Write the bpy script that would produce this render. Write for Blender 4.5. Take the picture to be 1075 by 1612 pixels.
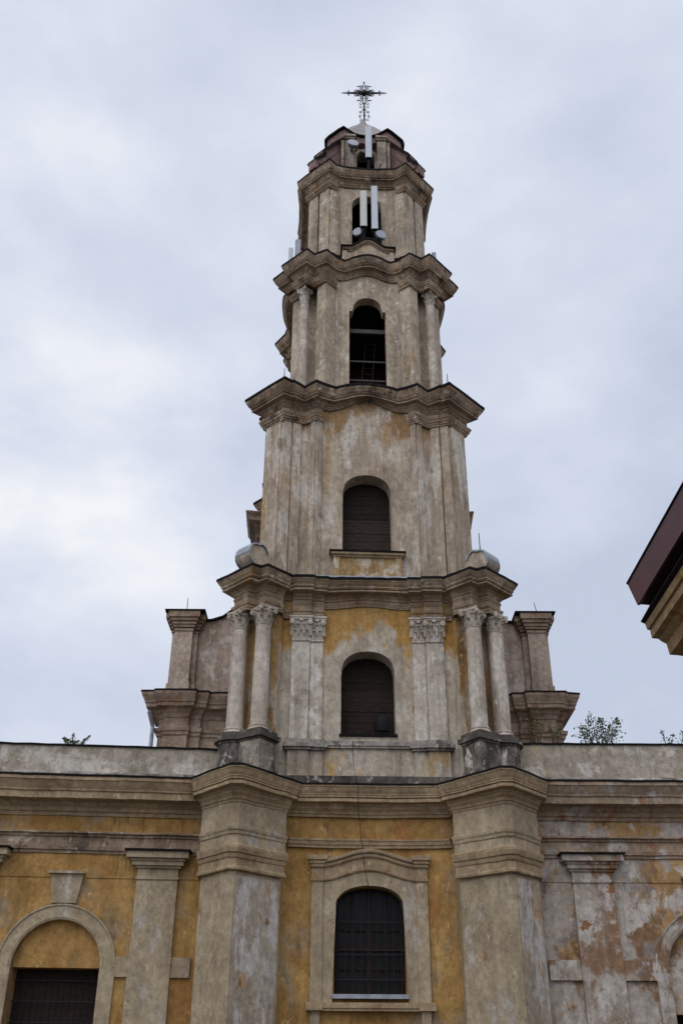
import bpy, math, random
from mathutils import Vector, Matrix, noise
from math import sin, cos, pi, radians, sqrt
random.seed(7)
scene = bpy.context.scene
for o in list(bpy.data.objects): bpy.data.objects.remove(o)

# ------------------------------------------------------------------ camera
PITCH, ROLL = radians(30.65), radians(0.35)
F = Vector((0, cos(PITCH), sin(PITCH))); U0 = Vector((0, -sin(PITCH), cos(PITCH))); R0 = Vector((1, 0, 0))
UP = U0*cos(ROLL) - R0*sin(ROLL); RT = R0*cos(ROLL) + U0*sin(ROLL)
cd = bpy.data.cameras.new('camera'); cam = bpy.data.objects.new('camera', cd)
scene.collection.objects.link(cam); scene.camera = cam
cam.matrix_world = Matrix(((RT.x, UP.x, -F.x, 0), (RT.y, UP.y, -F.y, 0), (RT.z, UP.z, -F.z, 1.6), (0, 0, 0, 1)))
cd.sensor_fit = 'HORIZONTAL'; cd.sensor_width = 36.0; cd.lens = 1567/1075*36
cd.clip_start = 0.1; cd.clip_end = 2000

# ------------------------------------------------------------------ world: overcast sky
w = bpy.data.worlds.new("World"); scene.world = w; w.use_nodes = True
nt = w.node_tree; N, L = nt.nodes, nt.links; N.clear()
SUN_EL, SUN_AZ = radians(48), radians(205)      # azimuth measured clockwise from +Y
SUN_DIR = (sin(SUN_AZ)*cos(SUN_EL), cos(SUN_AZ)*cos(SUN_EL), sin(SUN_EL))
sky = N.new('ShaderNodeTexSky'); sky.sky_type = 'NISHITA'; sky.sun_disc = False
sky.sun_elevation = SUN_EL; sky.sun_rotation = SUN_AZ
tc = N.new('ShaderNodeTexCoord')
mp = N.new('ShaderNodeMapping'); mp.inputs['Scale'].default_value = (1.0, 1.0, 1.7); mp.inputs['Location'].default_value = (1.35, 2.1, 0.22)
L.new(tc.outputs['Generated'], mp.inputs[0])
n1 = N.new('ShaderNodeTexNoise'); n1.inputs['Scale'].default_value = 2.1; n1.inputs['Detail'].default_value = 5; n1.inputs['Roughness'].default_value = 0.5
n1.inputs['Distortion'].default_value = 0.35
L.new(mp.outputs[0], n1.inputs['Vector'])
cr = N.new('ShaderNodeValToRGB'); e = cr.color_ramp.elements
e[0].position = 0.34; e[0].color = (0.575, 0.635, 0.775, 1)
e[1].position = 0.72; e[1].color = (0.95, 0.97, 1.0, 1)
m_ = cr.color_ramp.elements.new(0.52); m_.color = (0.72, 0.775, 0.905, 1)
n2 = N.new('ShaderNodeTexNoise'); n2.inputs['Scale'].default_value = 6.5; n2.inputs['Detail'].default_value = 6; n2.inputs['Roughness'].default_value = 0.55
L.new(mp.outputs[0], n2.inputs['Vector'])
def wmath(op, a, b):
    x = N.new('ShaderNodeMath'); x.operation = op
    for q, k in ((a, 0), (b, 1)):
        if isinstance(q, (int, float)): x.inputs[k].default_value = q
        else: L.new(q, x.inputs[k])
    return x.outputs[0]
def glow(direction, lo, hi):          # thin spot in the cloud deck
    d = N.new('ShaderNodeVectorMath'); d.operation = 'DOT_PRODUCT'; d.inputs[1].default_value = Vector(direction).normalized()
    L.new(tc.outputs['Generated'], d.inputs[0])
    r = N.new('ShaderNodeMapRange'); r.interpolation_type = 'SMOOTHSTEP'; r.inputs[1].default_value = lo; r.inputs[2].default_value = hi
    L.new(d.outputs['Value'], r.inputs[0]); return r.outputs[0]
den = wmath('ADD', wmath('ADD', wmath('MULTIPLY', n1.outputs[0], 0.75), 0.10), wmath('MULTIPLY', wmath('SUBTRACT', n2.outputs[0], 0.5), 0.32))
den = wmath('ADD', den, wmath('MULTIPLY', wmath('MULTIPLY', glow((-0.295, 0.845, 0.535), 0.978, 1.0), n2.outputs[0]), 0.27))
den = wmath('ADD', den, wmath('MULTIPLY', glow((-0.10, 0.72, 0.68), 0.90, 1.0), 0.10))
den = wmath('SUBTRACT', den, wmath('MULTIPLY', glow((-0.36, 0.90, 0.25), 0.955, 1.0), 0.12))
den = wmath('SUBTRACT', den, wmath('MULTIPLY', glow((0.36, 0.84, 0.42), 0.84, 1.0), 0.17))
L.new(den, cr.inputs[0])
bg1 = N.new('ShaderNodeBackground'); bg1.inputs[1].default_value = 0.07; L.new(sky.outputs[0], bg1.inputs[0])
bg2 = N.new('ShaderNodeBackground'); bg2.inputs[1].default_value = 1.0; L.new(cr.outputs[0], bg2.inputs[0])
# overcast brightens overhead and round the hidden sun; gain added to light the facade
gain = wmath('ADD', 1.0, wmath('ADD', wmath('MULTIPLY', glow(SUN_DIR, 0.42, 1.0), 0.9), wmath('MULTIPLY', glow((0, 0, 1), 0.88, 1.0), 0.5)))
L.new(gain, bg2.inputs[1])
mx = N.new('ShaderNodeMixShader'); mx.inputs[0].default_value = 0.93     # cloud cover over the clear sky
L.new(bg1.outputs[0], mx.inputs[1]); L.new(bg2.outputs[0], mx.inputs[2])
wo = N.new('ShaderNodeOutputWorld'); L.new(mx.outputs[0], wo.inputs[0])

sl = bpy.data.lights.new('sun', 'SUN'); sl.energy = 0.5; sl.angle = radians(25); sl.color = (1.0, 0.95, 0.88)
sun = bpy.data.objects.new('sun', sl); scene.collection.objects.link(sun)
sd = Vector((sin(SUN_AZ)*cos(SUN_EL), cos(SUN_AZ)*cos(SUN_EL), sin(SUN_EL)))
sun.rotation_euler = sd.to_track_quat('Z', 'Y').to_euler(); sun.location = (-10, -20, 40)
vs = scene.view_settings; vs.view_transform = 'Standard'; vs.look = 'None'; vs.gamma = 1; vs.exposure = 0.0; vs.use_curve_mapping = False

# ------------------------------------------------------------------ materials
def plaster(name, base, dark, layers=(), bump=0.6, streak=0.35, scale=1.0, rough=0.92, seed=0.0, zsplit=None, grain=0.16, mid=0.34, flake=0.75):
    """aged lime plaster: tone mottling, rain streaks, flaked layers with their own outline.
    layers: (colour, scale, threshold, softness, stretch_z, seed); zsplit: (z, width, lower colour, lower dark)"""
    wm = lambda c: (c[0]*1.15, c[1]*1.085, c[2]*1.0)
    base, dark = wm(base), wm(dark); layers = [(wm(l[0]),)+tuple(l[1:]) for l in layers]
    if zsplit: zsplit = (zsplit[0], zsplit[1], wm(zsplit[2]), wm(zsplit[3]))+tuple(zsplit[4:])
    m = bpy.data.materials.new(name); m.use_nodes = True
    nt = m.node_tree; N, L = nt.nodes, nt.links; N.clear()
    out = N.new('ShaderNodeOutputMaterial'); bs = N.new('ShaderNodeBsdfPrincipled'); L.new(bs.outputs[0], out.inputs[0])
    bs.inputs['Roughness'].default_value = rough; bs.inputs['Specular IOR Level'].default_value = 0.2
    geo = N.new('ShaderNodeNewGeometry')
    def noise(sc, det, ro, st=1.0, sd=0.0, dist=0.0):
        mp = N.new('ShaderNodeMapping'); mp.inputs['Scale'].default_value = (1, 1, st); mp.inputs['Location'].default_value = (sd*3.7+seed, sd*1.3, sd*5.1+seed*2)
        L.new(geo.outputs['Position'], mp.inputs[0])
        n = N.new('ShaderNodeTexNoise'); n.inputs['Scale'].default_value = sc*scale; n.inputs['Detail'].default_value = det
        n.inputs['Roughness'].default_value = ro; n.inputs['Distortion'].default_value = dist
        L.new(mp.outputs[0], n.inputs['Vector']); return n.outputs[0]
    def ramp(x, a, b, soft=True):
        r = N.new('ShaderNodeMapRange'); r.interpolation_type = 'SMOOTHSTEP' if soft else 'LINEAR'
        r.inputs[1].default_value = a; r.inputs[2].default_value = b; L.new(x, r.inputs[0]); return r.outputs[0]
    def mix(f, a, b, mode='MIX'):
        x = N.new('ShaderNodeMix'); x.data_type = 'RGBA'; x.blend_type = mode
        if isinstance(f, float): x.inputs[0].default_value = f
        else: L.new(f, x.inputs[0])
        for s, k in ((a, 6), (b, 7)):
            if isinstance(s, tuple): x.inputs[k].default_value = (*s, 1)
            else: L.new(s, x.inputs[k])
        return x.outputs[2]
    def math_(op, a, b):
        x = N.new('ShaderNodeMath'); x.operation = op
        for s, k in ((a, 0), (b, 1)):
            if isinstance(s, (int, float)): x.inputs[k].default_value = s
            else: L.new(s, x.inputs[k])
        return x.outputs[0]
    mott = ramp(noise(0.9, 7, 0.6), 0.36, 0.66)
    col = mix(mott, dark, base)
    hgt = None
    if zsplit:
        sx = N.new('ShaderNodeSeparateXYZ'); L.new(geo.outputs['Position'], sx.inputs[0])
        z = math_('ADD', sx.outputs[2], math_('MULTIPLY', math_('SUBTRACT', noise(1.1, 9, 0.66, 0.8, 3.3), 0.5), zsplit[1]*2))
        low = mix(ramp(noise(1.6, 8, 0.65, 0.6, 1.9), 0.35, 0.65), zsplit[3], zsplit[2])
        if len(zsplit) > 4:
            dx = math_('SUBTRACT', sx.outputs[0], zsplit[4])
            z = math_('ADD', z, math_('MINIMUM', math_('MULTIPLY', math_('MULTIPLY', dx, dx), zsplit[5]), zsplit[6]))
        fm = ramp(z, zsplit[0]-0.2, zsplit[0]+0.2)
        col = mix(fm, low, col)
    for (c, sc, th, so, st, sd) in layers:
        f = ramp(noise(sc, 10, 0.66, st, sd, 0.2), th-so, th+so)
        col = mix(f, col, c)
        hgt = f if hgt is None else math_('ADD', hgt, f)
    # rain streaks and soot
    s1 = ramp(noise(2.6, 6, 0.6, 0.09, 7.7), 0.48, 0.72)
    col = mix(math_('MULTIPLY', s1, streak), col, tuple(0.34*c for c in dark))
    s2 = ramp(noise(5.0, 4, 0.7, 0.12, 9.1), 0.55, 0.8)
    col = mix(math_('MULTIPLY', s2, streak*0.7), col, tuple(min(1, 1.45*c+0.02) for c in base))
    # fine grain
    g = noise(38, 4, 0.7, 1.0, 2.2)
    gm = math_('ADD', math_('MULTIPLY', g, grain*2), 1.0-grain)
    cc = N.new('ShaderNodeCombineColor')
    for k in range(3): L.new(gm, cc.inputs[k])
    col = mix(1.0, col, cc.outputs[0], 'MULTIPLY')
    mid_n = ramp(noise(6.5, 9, 0.72, 0.8, 6.6), 0.30, 0.70, False)
    mg = math_('ADD', math_('MULTIPLY', mid_n, mid*2), 1.0-mid)
    c2 = N.new('ShaderNodeCombineColor')
    for k in range(3): L.new(mg, c2.inputs[k])
    col = mix(1.0, col, c2.outputs[0], 'MULTIPLY')
    s3 = ramp(noise(9.0, 6, 0.65, 0.05, 11.3), 0.60, 0.70)
    col = mix(math_('MULTIPLY', s3, streak*0.8), col, tuple(0.42*c for c in dark))
    fl1 = ramp(noise(4.2, 10, 0.74, 0.75, 13.7), 0.60, 0.635)
    col = mix(math_('MULTIPLY', fl1, flake), col, tuple(min(0.75, 1.25*c+0.05) for c in base))
    fl2 = ramp(noise(5.1, 10, 0.74, 0.75, 15.1), 0.61, 0.645)
    col = mix(math_('MULTIPLY', fl2, flake), col, tuple(0.62*c for c in dark))
    # small pits and hairline marks
    p = ramp(noise(8, 9, 0.78, 0.7, 4.4), 0.62, 0.68)
    col = mix(math_('MULTIPLY', p, 0.7), col, tuple(0.45*c for c in dark))
    L.new(col, bs.inputs['Base Color'])
    h = math_('ADD', math_('MULTIPLY', mid_n, 0.7), math_('MULTIPLY', g, 0.12))
    if hgt is not None: h = math_('ADD', h, math_('MULTIPLY', hgt, -0.35))
    bp = N.new('ShaderNodeBump'); bp.inputs['Strength'].default_value = bump; bp.inputs['Distance'].default_value = 0.035
    L.new(h, bp.inputs['Height']); L.new(bp.outputs[0], bs.inputs['Normal'])
    return m

def simple(name, col, rough=0.7, metal=0.0, var=0.25, sc=6.0, spec=0.3, stretch=(1, 1, 1), bump=0.15):
    m = bpy.data.materials.new(name); m.use_nodes = True
    nt = m.node_tree; N, L = nt.nodes, nt.links
    bs = N['Principled BSDF']; bs.inputs['Roughness'].default_value = rough; bs.inputs['Metallic'].default_value = metal
    bs.inputs['Specular IOR Level'].default_value = spec
    geo = N.new('ShaderNodeNewGeometry'); mp = N.new('ShaderNodeMapping'); mp.inputs['Scale'].default_value = stretch
    L.new(geo.outputs['Position'], mp.inputs[0])
    n = N.new('ShaderNodeTexNoise'); n.inputs['Scale'].default_value = sc; n.inputs['Detail'].default_value = 7; n.inputs['Roughness'].default_value = 0.65
    L.new(mp.outputs[0], n.inputs['Vector'])
    r = N.new('ShaderNodeValToRGB'); r.color_ramp.elements[0].position = 0.3; r.color_ramp.elements[1].position = 0.7
    r.color_ramp.elements[0].color = (*[c*(1-var) for c in col], 1); r.color_ramp.elements[1].color = (*[min(1, c*(1+var)) for c in col], 1)
    L.new(n.outputs[0], r.inputs[0]); L.new(r.outputs[0], bs.inputs['Base Color'])
    b = N.new('ShaderNodeBump'); b.inputs['Strength'].default_value = bump; b.inputs['Distance'].default_value = 0.01
    L.new(n.outputs[0], b.inputs['Height']); L.new(b.outputs[0], bs.inputs['Normal'])
    return m

OCH = (0.385, 0.24, 0.088); OCHD = (0.27, 0.155, 0.05)
GRY = (0.46, 0.415, 0.35); GRYD = (0.33, 0.285, 0.225)
TAU = (0.36, 0.30, 0.21); TAUD = (0.27, 0.218, 0.15)
WHT = (0.53, 0.50, 0.475); RST = (0.25, 0.125, 0.055); SOOT = (0.10, 0.085, 0.07)
M = {}
M['ochre'] = plaster('ochre_plaster', OCH, OCHD, [((0.30, 0.15, 0.055), 1.3, 0.62, 0.10, 0.5, 1.0), ((0.25, 0.205, 0.145), 0.7, 0.58, 0.07, 0.6, 2.0), ((0.17, 0.11, 0.055), 2.3, 0.64, 0.06, 0.35, 4.0)], streak=0.4)
M['taupe'] = plaster('taupe_plaster', TAU, TAUD, [((0.385, 0.35, 0.31), 1.4, 0.60, 0.03, 0.45, 1.4), ((0.27, 0.17, 0.095), 2.1, 0.66, 0.03, 0.5, 2.6)], streak=0.28)
M['pier_peel'] = plaster('flaking_pier_plaster', (0.37, 0.33, 0.285), (0.29, 0.25, 0.20),
    [((0.44, 0.415, 0.40), 1.6, 0.50, 0.03, 0.4, 1.4), ((0.37, 0.25, 0.14), 1.9, 0.59, 0.025, 0.45, 2.6), ((0.22, 0.12, 0.065), 2.8, 0.65, 0.02, 0.5, 3.6)], streak=0.35)
M['upper'] = plaster('weathered_upper_plaster', (0.445, 0.38, 0.30), (0.305, 0.25, 0.19),
    [((0.30, 0.26, 0.215), 1.5, 0.57, 0.04, 0.6, 0.4), ((0.50, 0.45, 0.385), 2.2, 0.60, 0.03, 0.6, 1.4), ((0.38, 0.24, 0.105), 1.1, 0.66, 0.05, 0.35, 2.6)], streak=0.55)
L3 = [((0.475, 0.44, 0.395), 1.3, 0.56, 0.05, 0.35, 0.4), ((0.34, 0.21, 0.09), 1.5, 0.64, 0.07, 0.16, 2.6), ((0.27, 0.23, 0.19), 1.9, 0.62, 0.04, 0.5, 4.4)]
M['stage3'] = plaster('grey_streaked_plaster', (0.41, 0.345, 0.275), (0.285, 0.232, 0.18), L3, streak=0.55)
M['stage3w'] = plaster('ochre_over_streaked_plaster', (0.335, 0.22, 0.115), (0.24, 0.15, 0.08), L3, streak=0.5, zsplit=(21.2, 1.1, (0.405, 0.345, 0.275), (0.285, 0.232, 0.18), 0.79, 0.9, 0.9))
M['split1'] = plaster('ochre_over_grey_plaster', OCH, (0.36, 0.205, 0.06), [((0.38, 0.24, 0.11), 2.0, 0.64, 0.03, 0.6, 1.4)],
    streak=0.35, zsplit=(13.35, 1.5, (0.44, 0.405, 0.35), (0.32, 0.28, 0.225), 0.76, 0.75, 0.95))
M['faded'] = plaster('faded_ochre_panel', (0.38, 0.265, 0.125), (0.28, 0.185, 0.09), [((0.43, 0.375, 0.30), 2.0, 0.54, 0.05, 0.8, 0.4)], streak=0.45)
M['niche'] = plaster('stained_ochre_niche', (0.31, 0.195, 0.08), (0.19, 0.115, 0.05), [((0.36, 0.31, 0.24), 1.2, 0.56, 0.06, 0.4, 0.4)], streak=0.6)
M['pil'] = plaster('pale_pilaster_plaster', (0.49, 0.455, 0.405), (0.385, 0.345, 0.29),
    [((0.31, 0.27, 0.22), 1.8, 0.60, 0.04, 0.5, 0.4), ((0.55, 0.525, 0.49), 2.5, 0.58, 0.03, 0.5, 1.4), ((0.36, 0.235, 0.11), 1.6, 0.68, 0.04, 0.4, 2.6)], streak=0.5)
M['col'] = plaster('pale_column_plaster', (0.46, 0.415, 0.365), (0.335, 0.29, 0.245),
    [((0.52, 0.49, 0.455), 1.7, 0.57, 0.05, 0.25, 0.4), ((0.22, 0.19, 0.16), 4.0, 0.68, 0.03, 0.5, 1.4)], streak=0.5)
M['corn'] = plaster('cornice_plaster', (0.315, 0.24, 0.175), (0.185, 0.136, 0.098),
    [((0.43, 0.375, 0.305), 2.4, 0.60, 0.04, 1.0, 0.4), ((0.22, 0.12, 0.06), 1.4, 0.62, 0.06, 1.0, 1.4), ((0.09, 0.07, 0.055), 2.0, 0.60, 0.05, 0.8, 4.4)], streak=0.5)
M['corn1'] = plaster('tan_cornice_plaster', (0.34, 0.265, 0.185), (0.225, 0.168, 0.115),
    [((0.43, 0.375, 0.31), 2.4, 0.62, 0.04, 1.0, 0.4), ((0.27, 0.16, 0.075), 1.4, 0.62, 0.06, 1.0, 1.4), ((0.10, 0.08, 0.065), 2.0, 0.63, 0.05, 0.8, 4.4)], streak=0.45)
M['corn0'] = plaster('lower_cornice_plaster', (0.335, 0.258, 0.165), (0.265, 0.20, 0.128),
    [((0.40, 0.345, 0.27), 2.4, 0.66, 0.04, 1.0, 0.4), ((0.25, 0.165, 0.095), 1.6, 0.62, 0.05, 1.0, 1.4)], streak=0.3)
M['corn_r'] = plaster('flaking_cornice_plaster', (0.31, 0.235, 0.17), (0.23, 0.17, 0.125),
    [((0.36, 0.33, 0.315), 1.3, 0.56, 0.04, 0.8, 0.4), ((0.23, 0.125, 0.075), 1.7, 0.58, 0.03, 0.8, 1.4), ((0.44, 0.28, 0.10), 1.2, 0.66, 0.03, 0.8, 5.0)], streak=0.35)
M['dirty'] = plaster('sooty_pedestal_plaster', (0.36, 0.325, 0.285), (0.22, 0.19, 0.16),
    [((0.06, 0.053, 0.047), 1.5, 0.49, 0.08, 0.6, 0.4), ((0.47, 0.44, 0.41), 3.0, 0.61, 0.03, 0.5, 1.4), ((0.30, 0.19, 0.10), 2.2, 0.66, 0.04, 0.5, 3.0)], streak=0.6)
M['sootcap'] = plaster('blackened_stone', (0.125, 0.112, 0.10), (0.05, 0.045, 0.04), [((0.34, 0.32, 0.29), 3.2, 0.61, 0.05, 1.0, 0.4)], streak=0.3)
M['dado'] = plaster('pale_dado_plaster', (0.45, 0.415, 0.365), (0.33, 0.285, 0.225),
    [((0.42, 0.27, 0.10), 1.0, 0.60, 0.05, 0.4, 0.4), ((0.12, 0.105, 0.09), 1.3, 0.64, 0.06, 0.3, 1.4)], streak=0.6)
M['parapet'] = plaster('grey_parapet_render', (0.36, 0.325, 0.275), (0.275, 0.24, 0.195),
    [((0.45, 0.425, 0.39), 0.9, 0.56, 0.05, 1.2, 0.4), ((0.33, 0.24, 0.14), 1.1, 0.64, 0.05, 0.8, 1.4)], streak=0.35)
M['ledge'] = plaster('limewashed_ledge', (0.37, 0.345, 0.325), (0.20, 0.18, 0.16), [((0.10, 0.09, 0.08), 1.9, 0.55, 0.05, 1.0, 0.4)], streak=0.4)
M['peel'] = plaster('heavily_flaked_plaster', (0.37, 0.245, 0.11), (0.27, 0.165, 0.075),
    [((0.35, 0.32, 0.295), 0.62, 0.475, 0.04, 0.85, 0.7), ((0.20, 0.12, 0.068), 1.1, 0.55, 0.04, 0.8, 1.4), ((0.45, 0.42, 0.39), 1.0, 0.545, 0.04, 0.9, 2.6),
     ((0.235, 0.205, 0.195), 1.2, 0.59, 0.04, 0.9, 5.2)], streak=0.3, bump=0.5)
M['peel_pil'] = plaster('flaked_pilaster_plaster', (0.365, 0.33, 0.295), (0.275, 0.235, 0.195),
    [((0.225, 0.14, 0.085), 1.0, 0.52, 0.05, 0.7, 1.4), ((0.43, 0.405, 0.385), 1.4, 0.54, 0.04, 0.8, 2.6), ((0.23, 0.105, 0.045), 1.3, 0.62, 0.02, 0.8, 5.2)], streak=0.4, bump=0.5)
M['gable'] = plaster('pinkish_gable_plaster', (0.40, 0.335, 0.285), (0.29, 0.232, 0.192),
    [((0.42, 0.38, 0.34), 0.8, 0.56, 0.03, 0.8, 0.4), ((0.32, 0.19, 0.16), 0.8, 0.62, 0.05, 1.0, 1.4), ((0.16, 0.11, 0.085), 2.0, 0.66, 0.02, 0.8, 2.6)], streak=0.45)
M['gcorn'] = plaster('rusty_gable_cornice', (0.31, 0.245, 0.195), (0.21, 0.155, 0.12),
    [((0.21, 0.125, 0.08), 1.6, 0.58, 0.06, 0.7, 0.4), ((0.42, 0.37, 0.32), 2.0, 0.63, 0.03, 0.9, 1.4)], streak=0.45)
M['lant'] = plaster('mauve_lantern_paint', (0.225, 0.155, 0.145), (0.165, 0.11, 0.102), [((0.31, 0.27, 0.235), 1.8, 0.66, 0.04, 0.6, 0.4)], streak=0.4)
M['lantp'] = plaster('grey_lantern_plaster', (0.37, 0.32, 0.265), (0.22, 0.18, 0.15), [((0.10, 0.085, 0.075), 2.6, 0.60, 0.05, 0.5, 0.4)], streak=0.6)
M['roofm'] = simple('brown_roof_metal', (0.26, 0.22, 0.195), 0.55, 0.0, 0.3, 3.0)
M['flash'] = simple('black_sheet_metal', (0.012, 0.0105, 0.010), 0.85, 0.0, 0.4, 5.0, 0.08)
M['zinc'] = simple('grey_zinc_sheet', (0.30, 0.31, 0.33), 0.45, 0.35, 0.3, 4.0)
M['iron'] = simple('black_wrought_iron', (0.022, 0.02, 0.022), 0.6, 0.3, 0.3, 20)
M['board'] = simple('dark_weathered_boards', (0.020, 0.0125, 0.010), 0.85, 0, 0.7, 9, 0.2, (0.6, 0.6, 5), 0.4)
M['board2'] = simple('sunlit_brown_boards', (0.036, 0.024, 0.019), 0.85, 0, 0.75, 9, 0.2, (0.5, 0.5, 5), 0.4)  # lighter brown than the upper boards, standing in for light on the planks
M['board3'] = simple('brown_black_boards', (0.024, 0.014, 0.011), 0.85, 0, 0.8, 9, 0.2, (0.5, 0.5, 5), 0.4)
M['wood'] = simple('grey_timber', (0.065, 0.058, 0.052), 0.85, 0, 0.4, 8)
M['wframe'] = simple('brown_window_frame', (0.020, 0.012, 0.009), 0.7, 0, 0.4, 8, 0.15)
M['glass'] = simple('dirty_window_glass', (0.010, 0.010, 0.010), 0.3, 0, 0.5, 3, 0.12, (1, 1, 1), 0.02)
M['white'] = simple('grey_white_plastic', (0.52, 0.535, 0.56), 0.5, 0, 0.06, 4)
M['cream'] = simple('cream_plastic', (0.53, 0.515, 0.45), 0.5, 0, 0.06, 4)
M['dishm'] = simple('dull_white_radome', (0.36, 0.37, 0.40), 0.6, 0, 0.08, 4)
M['galv'] = simple('galvanised_steel', (0.22, 0.225, 0.235), 0.45, 0.5, 0.25, 10)
M['black'] = simple('black_rubber', (0.010, 0.010, 0.010), 0.7, 0, 0.3, 10, 0.15)
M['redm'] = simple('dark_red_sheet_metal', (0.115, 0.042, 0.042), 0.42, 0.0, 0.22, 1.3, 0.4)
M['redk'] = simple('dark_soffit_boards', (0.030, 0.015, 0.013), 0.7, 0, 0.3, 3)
M['nbc'] = plaster('tan_cornice_render', (0.33, 0.235, 0.13), (0.25, 0.17, 0.09), [((0.22, 0.125, 0.06), 2.0, 0.6, 0.06, 1, 1.4)], streak=0.2)
M['leaf'] = simple('green_leaves', (0.115, 0.14, 0.06), 0.6, 0, 0.5, 9, 0.3)
M['leafy'] = simple('yellowing_leaves', (0.17, 0.135, 0.03), 0.6, 0, 0.5, 9, 0.3)
M['bark'] = simple('grey_brown_bark', (0.09, 0.07, 0.05), 0.9, 0, 0.4, 14)
M['ground'] = simple('worn_yard_gravel', (0.10, 0.095, 0.085), 0.95, 0, 0.35, 3)
M['inner'] = simple('belfry_dark_tone', (0.05, 0.045, 0.04), 0.95, 0, 0.3, 3)  # near-black: the belfry's darkness put into the colour

# ------------------------------------------------------------------ builders
class MB:
    def __init__(s): s.v = []; s.f = []
    def add(s, vs, fs):
        b = len(s.v); s.v += [tuple(p) for p in vs]; s.f += [tuple(b+i for i in f) for f in fs]
    def grid(s, rows, closed=False):
        n = len(rows[0]); b = len(s.v)
        for r in rows: s.v += [tuple(p) for p in r]
        for i in range(len(rows)-1):
            for j in range(n if closed else n-1):
                a, c = b+i*n+j, b+i*n+(j+1) % n
                s.f.append((a, c, c+n, a+n))
    def poly(s, pts): s.add(pts, [tuple(range(len(pts)))])
    def box(s, x0, x1, y0, y1, z0, z1, T=None):
        vs = [(x, y, z) for z in (z0, z1) for y in (y0, y1) for x in (x0, x1)]
        if T: vs = [T(*p) for p in vs]
        s.add(vs, [(0, 2, 3, 1), (4, 5, 7, 6), (0, 1, 5, 4), (2, 6, 7, 3), (0, 4, 6, 2), (1, 3, 7, 5)])
    def prism(s, pts, z0, z1, T=None):
        n = len(pts); f = T or (lambda x, y, z: (x, y, z))
        s.add([f(x, y, z0) for x, y in pts]+[f(x, y, z1) for x, y in pts],
              [tuple(range(n))[::-1], tuple(range(n, 2*n))]+[(i, (i+1) % n, n+(i+1) % n, n+i) for i in range(n)])
    def extrude(s, ring, off):
        n = len(ring); o = Vector(off)
        s.add([Vector(p) for p in ring]+[Vector(p)+o for p in ring],
              [tuple(range(n))[::-1], tuple(range(n, 2*n))]+[(i, (i+1) % n, n+(i+1) % n, n+i) for i in range(n)])
    def lathe(s, c, prof, n=24, cap=True):
        rows = [[(c[0]+r*cos(2*pi*k/n), c[1]+r*sin(2*pi*k/n), z) for k in range(n)] for r, z in prof]
        s.grid(rows, True)
        if cap: s.poly(rows[0][::-1]); s.poly(rows[-1])
    def tube(s, pts, r, n=6, cap=True):
        pts = [Vector(p) for p in pts]; rows = []
        for i, p in enumerate(pts):
            d = (pts[min(i+1, len(pts)-1)]-pts[max(i-1, 0)])
            if d.length < 1e-7: d = Vector((0, 0, 1))
            d.normalize()
            a = d.cross(Vector((0, 0, 1)) if abs(d.z) < 0.95 else Vector((0, 1, 0))).normalized(); b = d.cross(a)
            rr = r[i] if isinstance(r, (list, tuple)) else r
            rows.append([p+a*rr*cos(2*pi*k/n)+b*rr*sin(2*pi*k/n) for k in range(n)])
        s.grid(rows, True)
        if cap: s.poly(rows[0][::-1]); s.poly(rows[-1])
    def build(s, name, mat, parent=None, smooth=None):
        me = bpy.data.meshes.new(name); me.from_pydata(s.v, [], s.f); me.validate(); me.materials.append(mat)
        import bmesh
        bm = bmesh.new(); bm.from_mesh(me); bmesh.ops.recalc_face_normals(bm, faces=bm.faces); bm.to_mesh(me); bm.free()
        o = bpy.data.objects.new(name, me); scene.collection.objects.link(o)
        if parent is not None:
            o.parent = parent; o.matrix_parent_inverse = root_inv(parent)
        if smooth is not None:
            for p in me.polygons: p.use_smooth = True
            me.set_sharp_from_angle(angle=radians(smooth))
        return o
def root_inv(p):
    # parents are Empties (moved, never rotated) or meshes at the origin
    x = Vector((0, 0, 0)); q = p
    while q is not None: x += q.location; q = q.parent if q.type == 'EMPTY' else (None if q.parent is None else None)
    return Matrix.Translation(-x)
def thing(name, label, cat, loc, group=None):
    o = bpy.data.objects.new(name, None); scene.collection.objects.link(o); o.empty_display_size = 0.3
    o.location = loc; tag(o, label, cat, group); return o
def tag(o, label, cat, group=None):
    o['label'] = label; o['category'] = cat
    if group: o['group'] = group
    return o
def lerp(a, b, t): return a+(b-a)*t

# ------------------------------------------------------------------ tower frame: u across, v towards the viewer, z up
AY = 29.85
def frame(ax, rot, rear=1.0, lean=0.0):
    c, s_ = cos(radians(rot)), sin(radians(rot))
    def T(u, v, z):
        if v < 0: v *= rear
        return (ax+u*c+v*s_, AY+u*s_-v*c, z-u*lean)
    return T
S0, S1, S2, S3, S4 = frame(0.71, 0.7), frame(0.70, 1.0), frame(0.69, 1.8, 1.5, 0.010), frame(0.82, 2.0, 1.5, 0.018), frame(0.85, 2.2, 1.2, 0.022)
SL = frame(0.86, 2.2, 1.0, 0.022)

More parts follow.
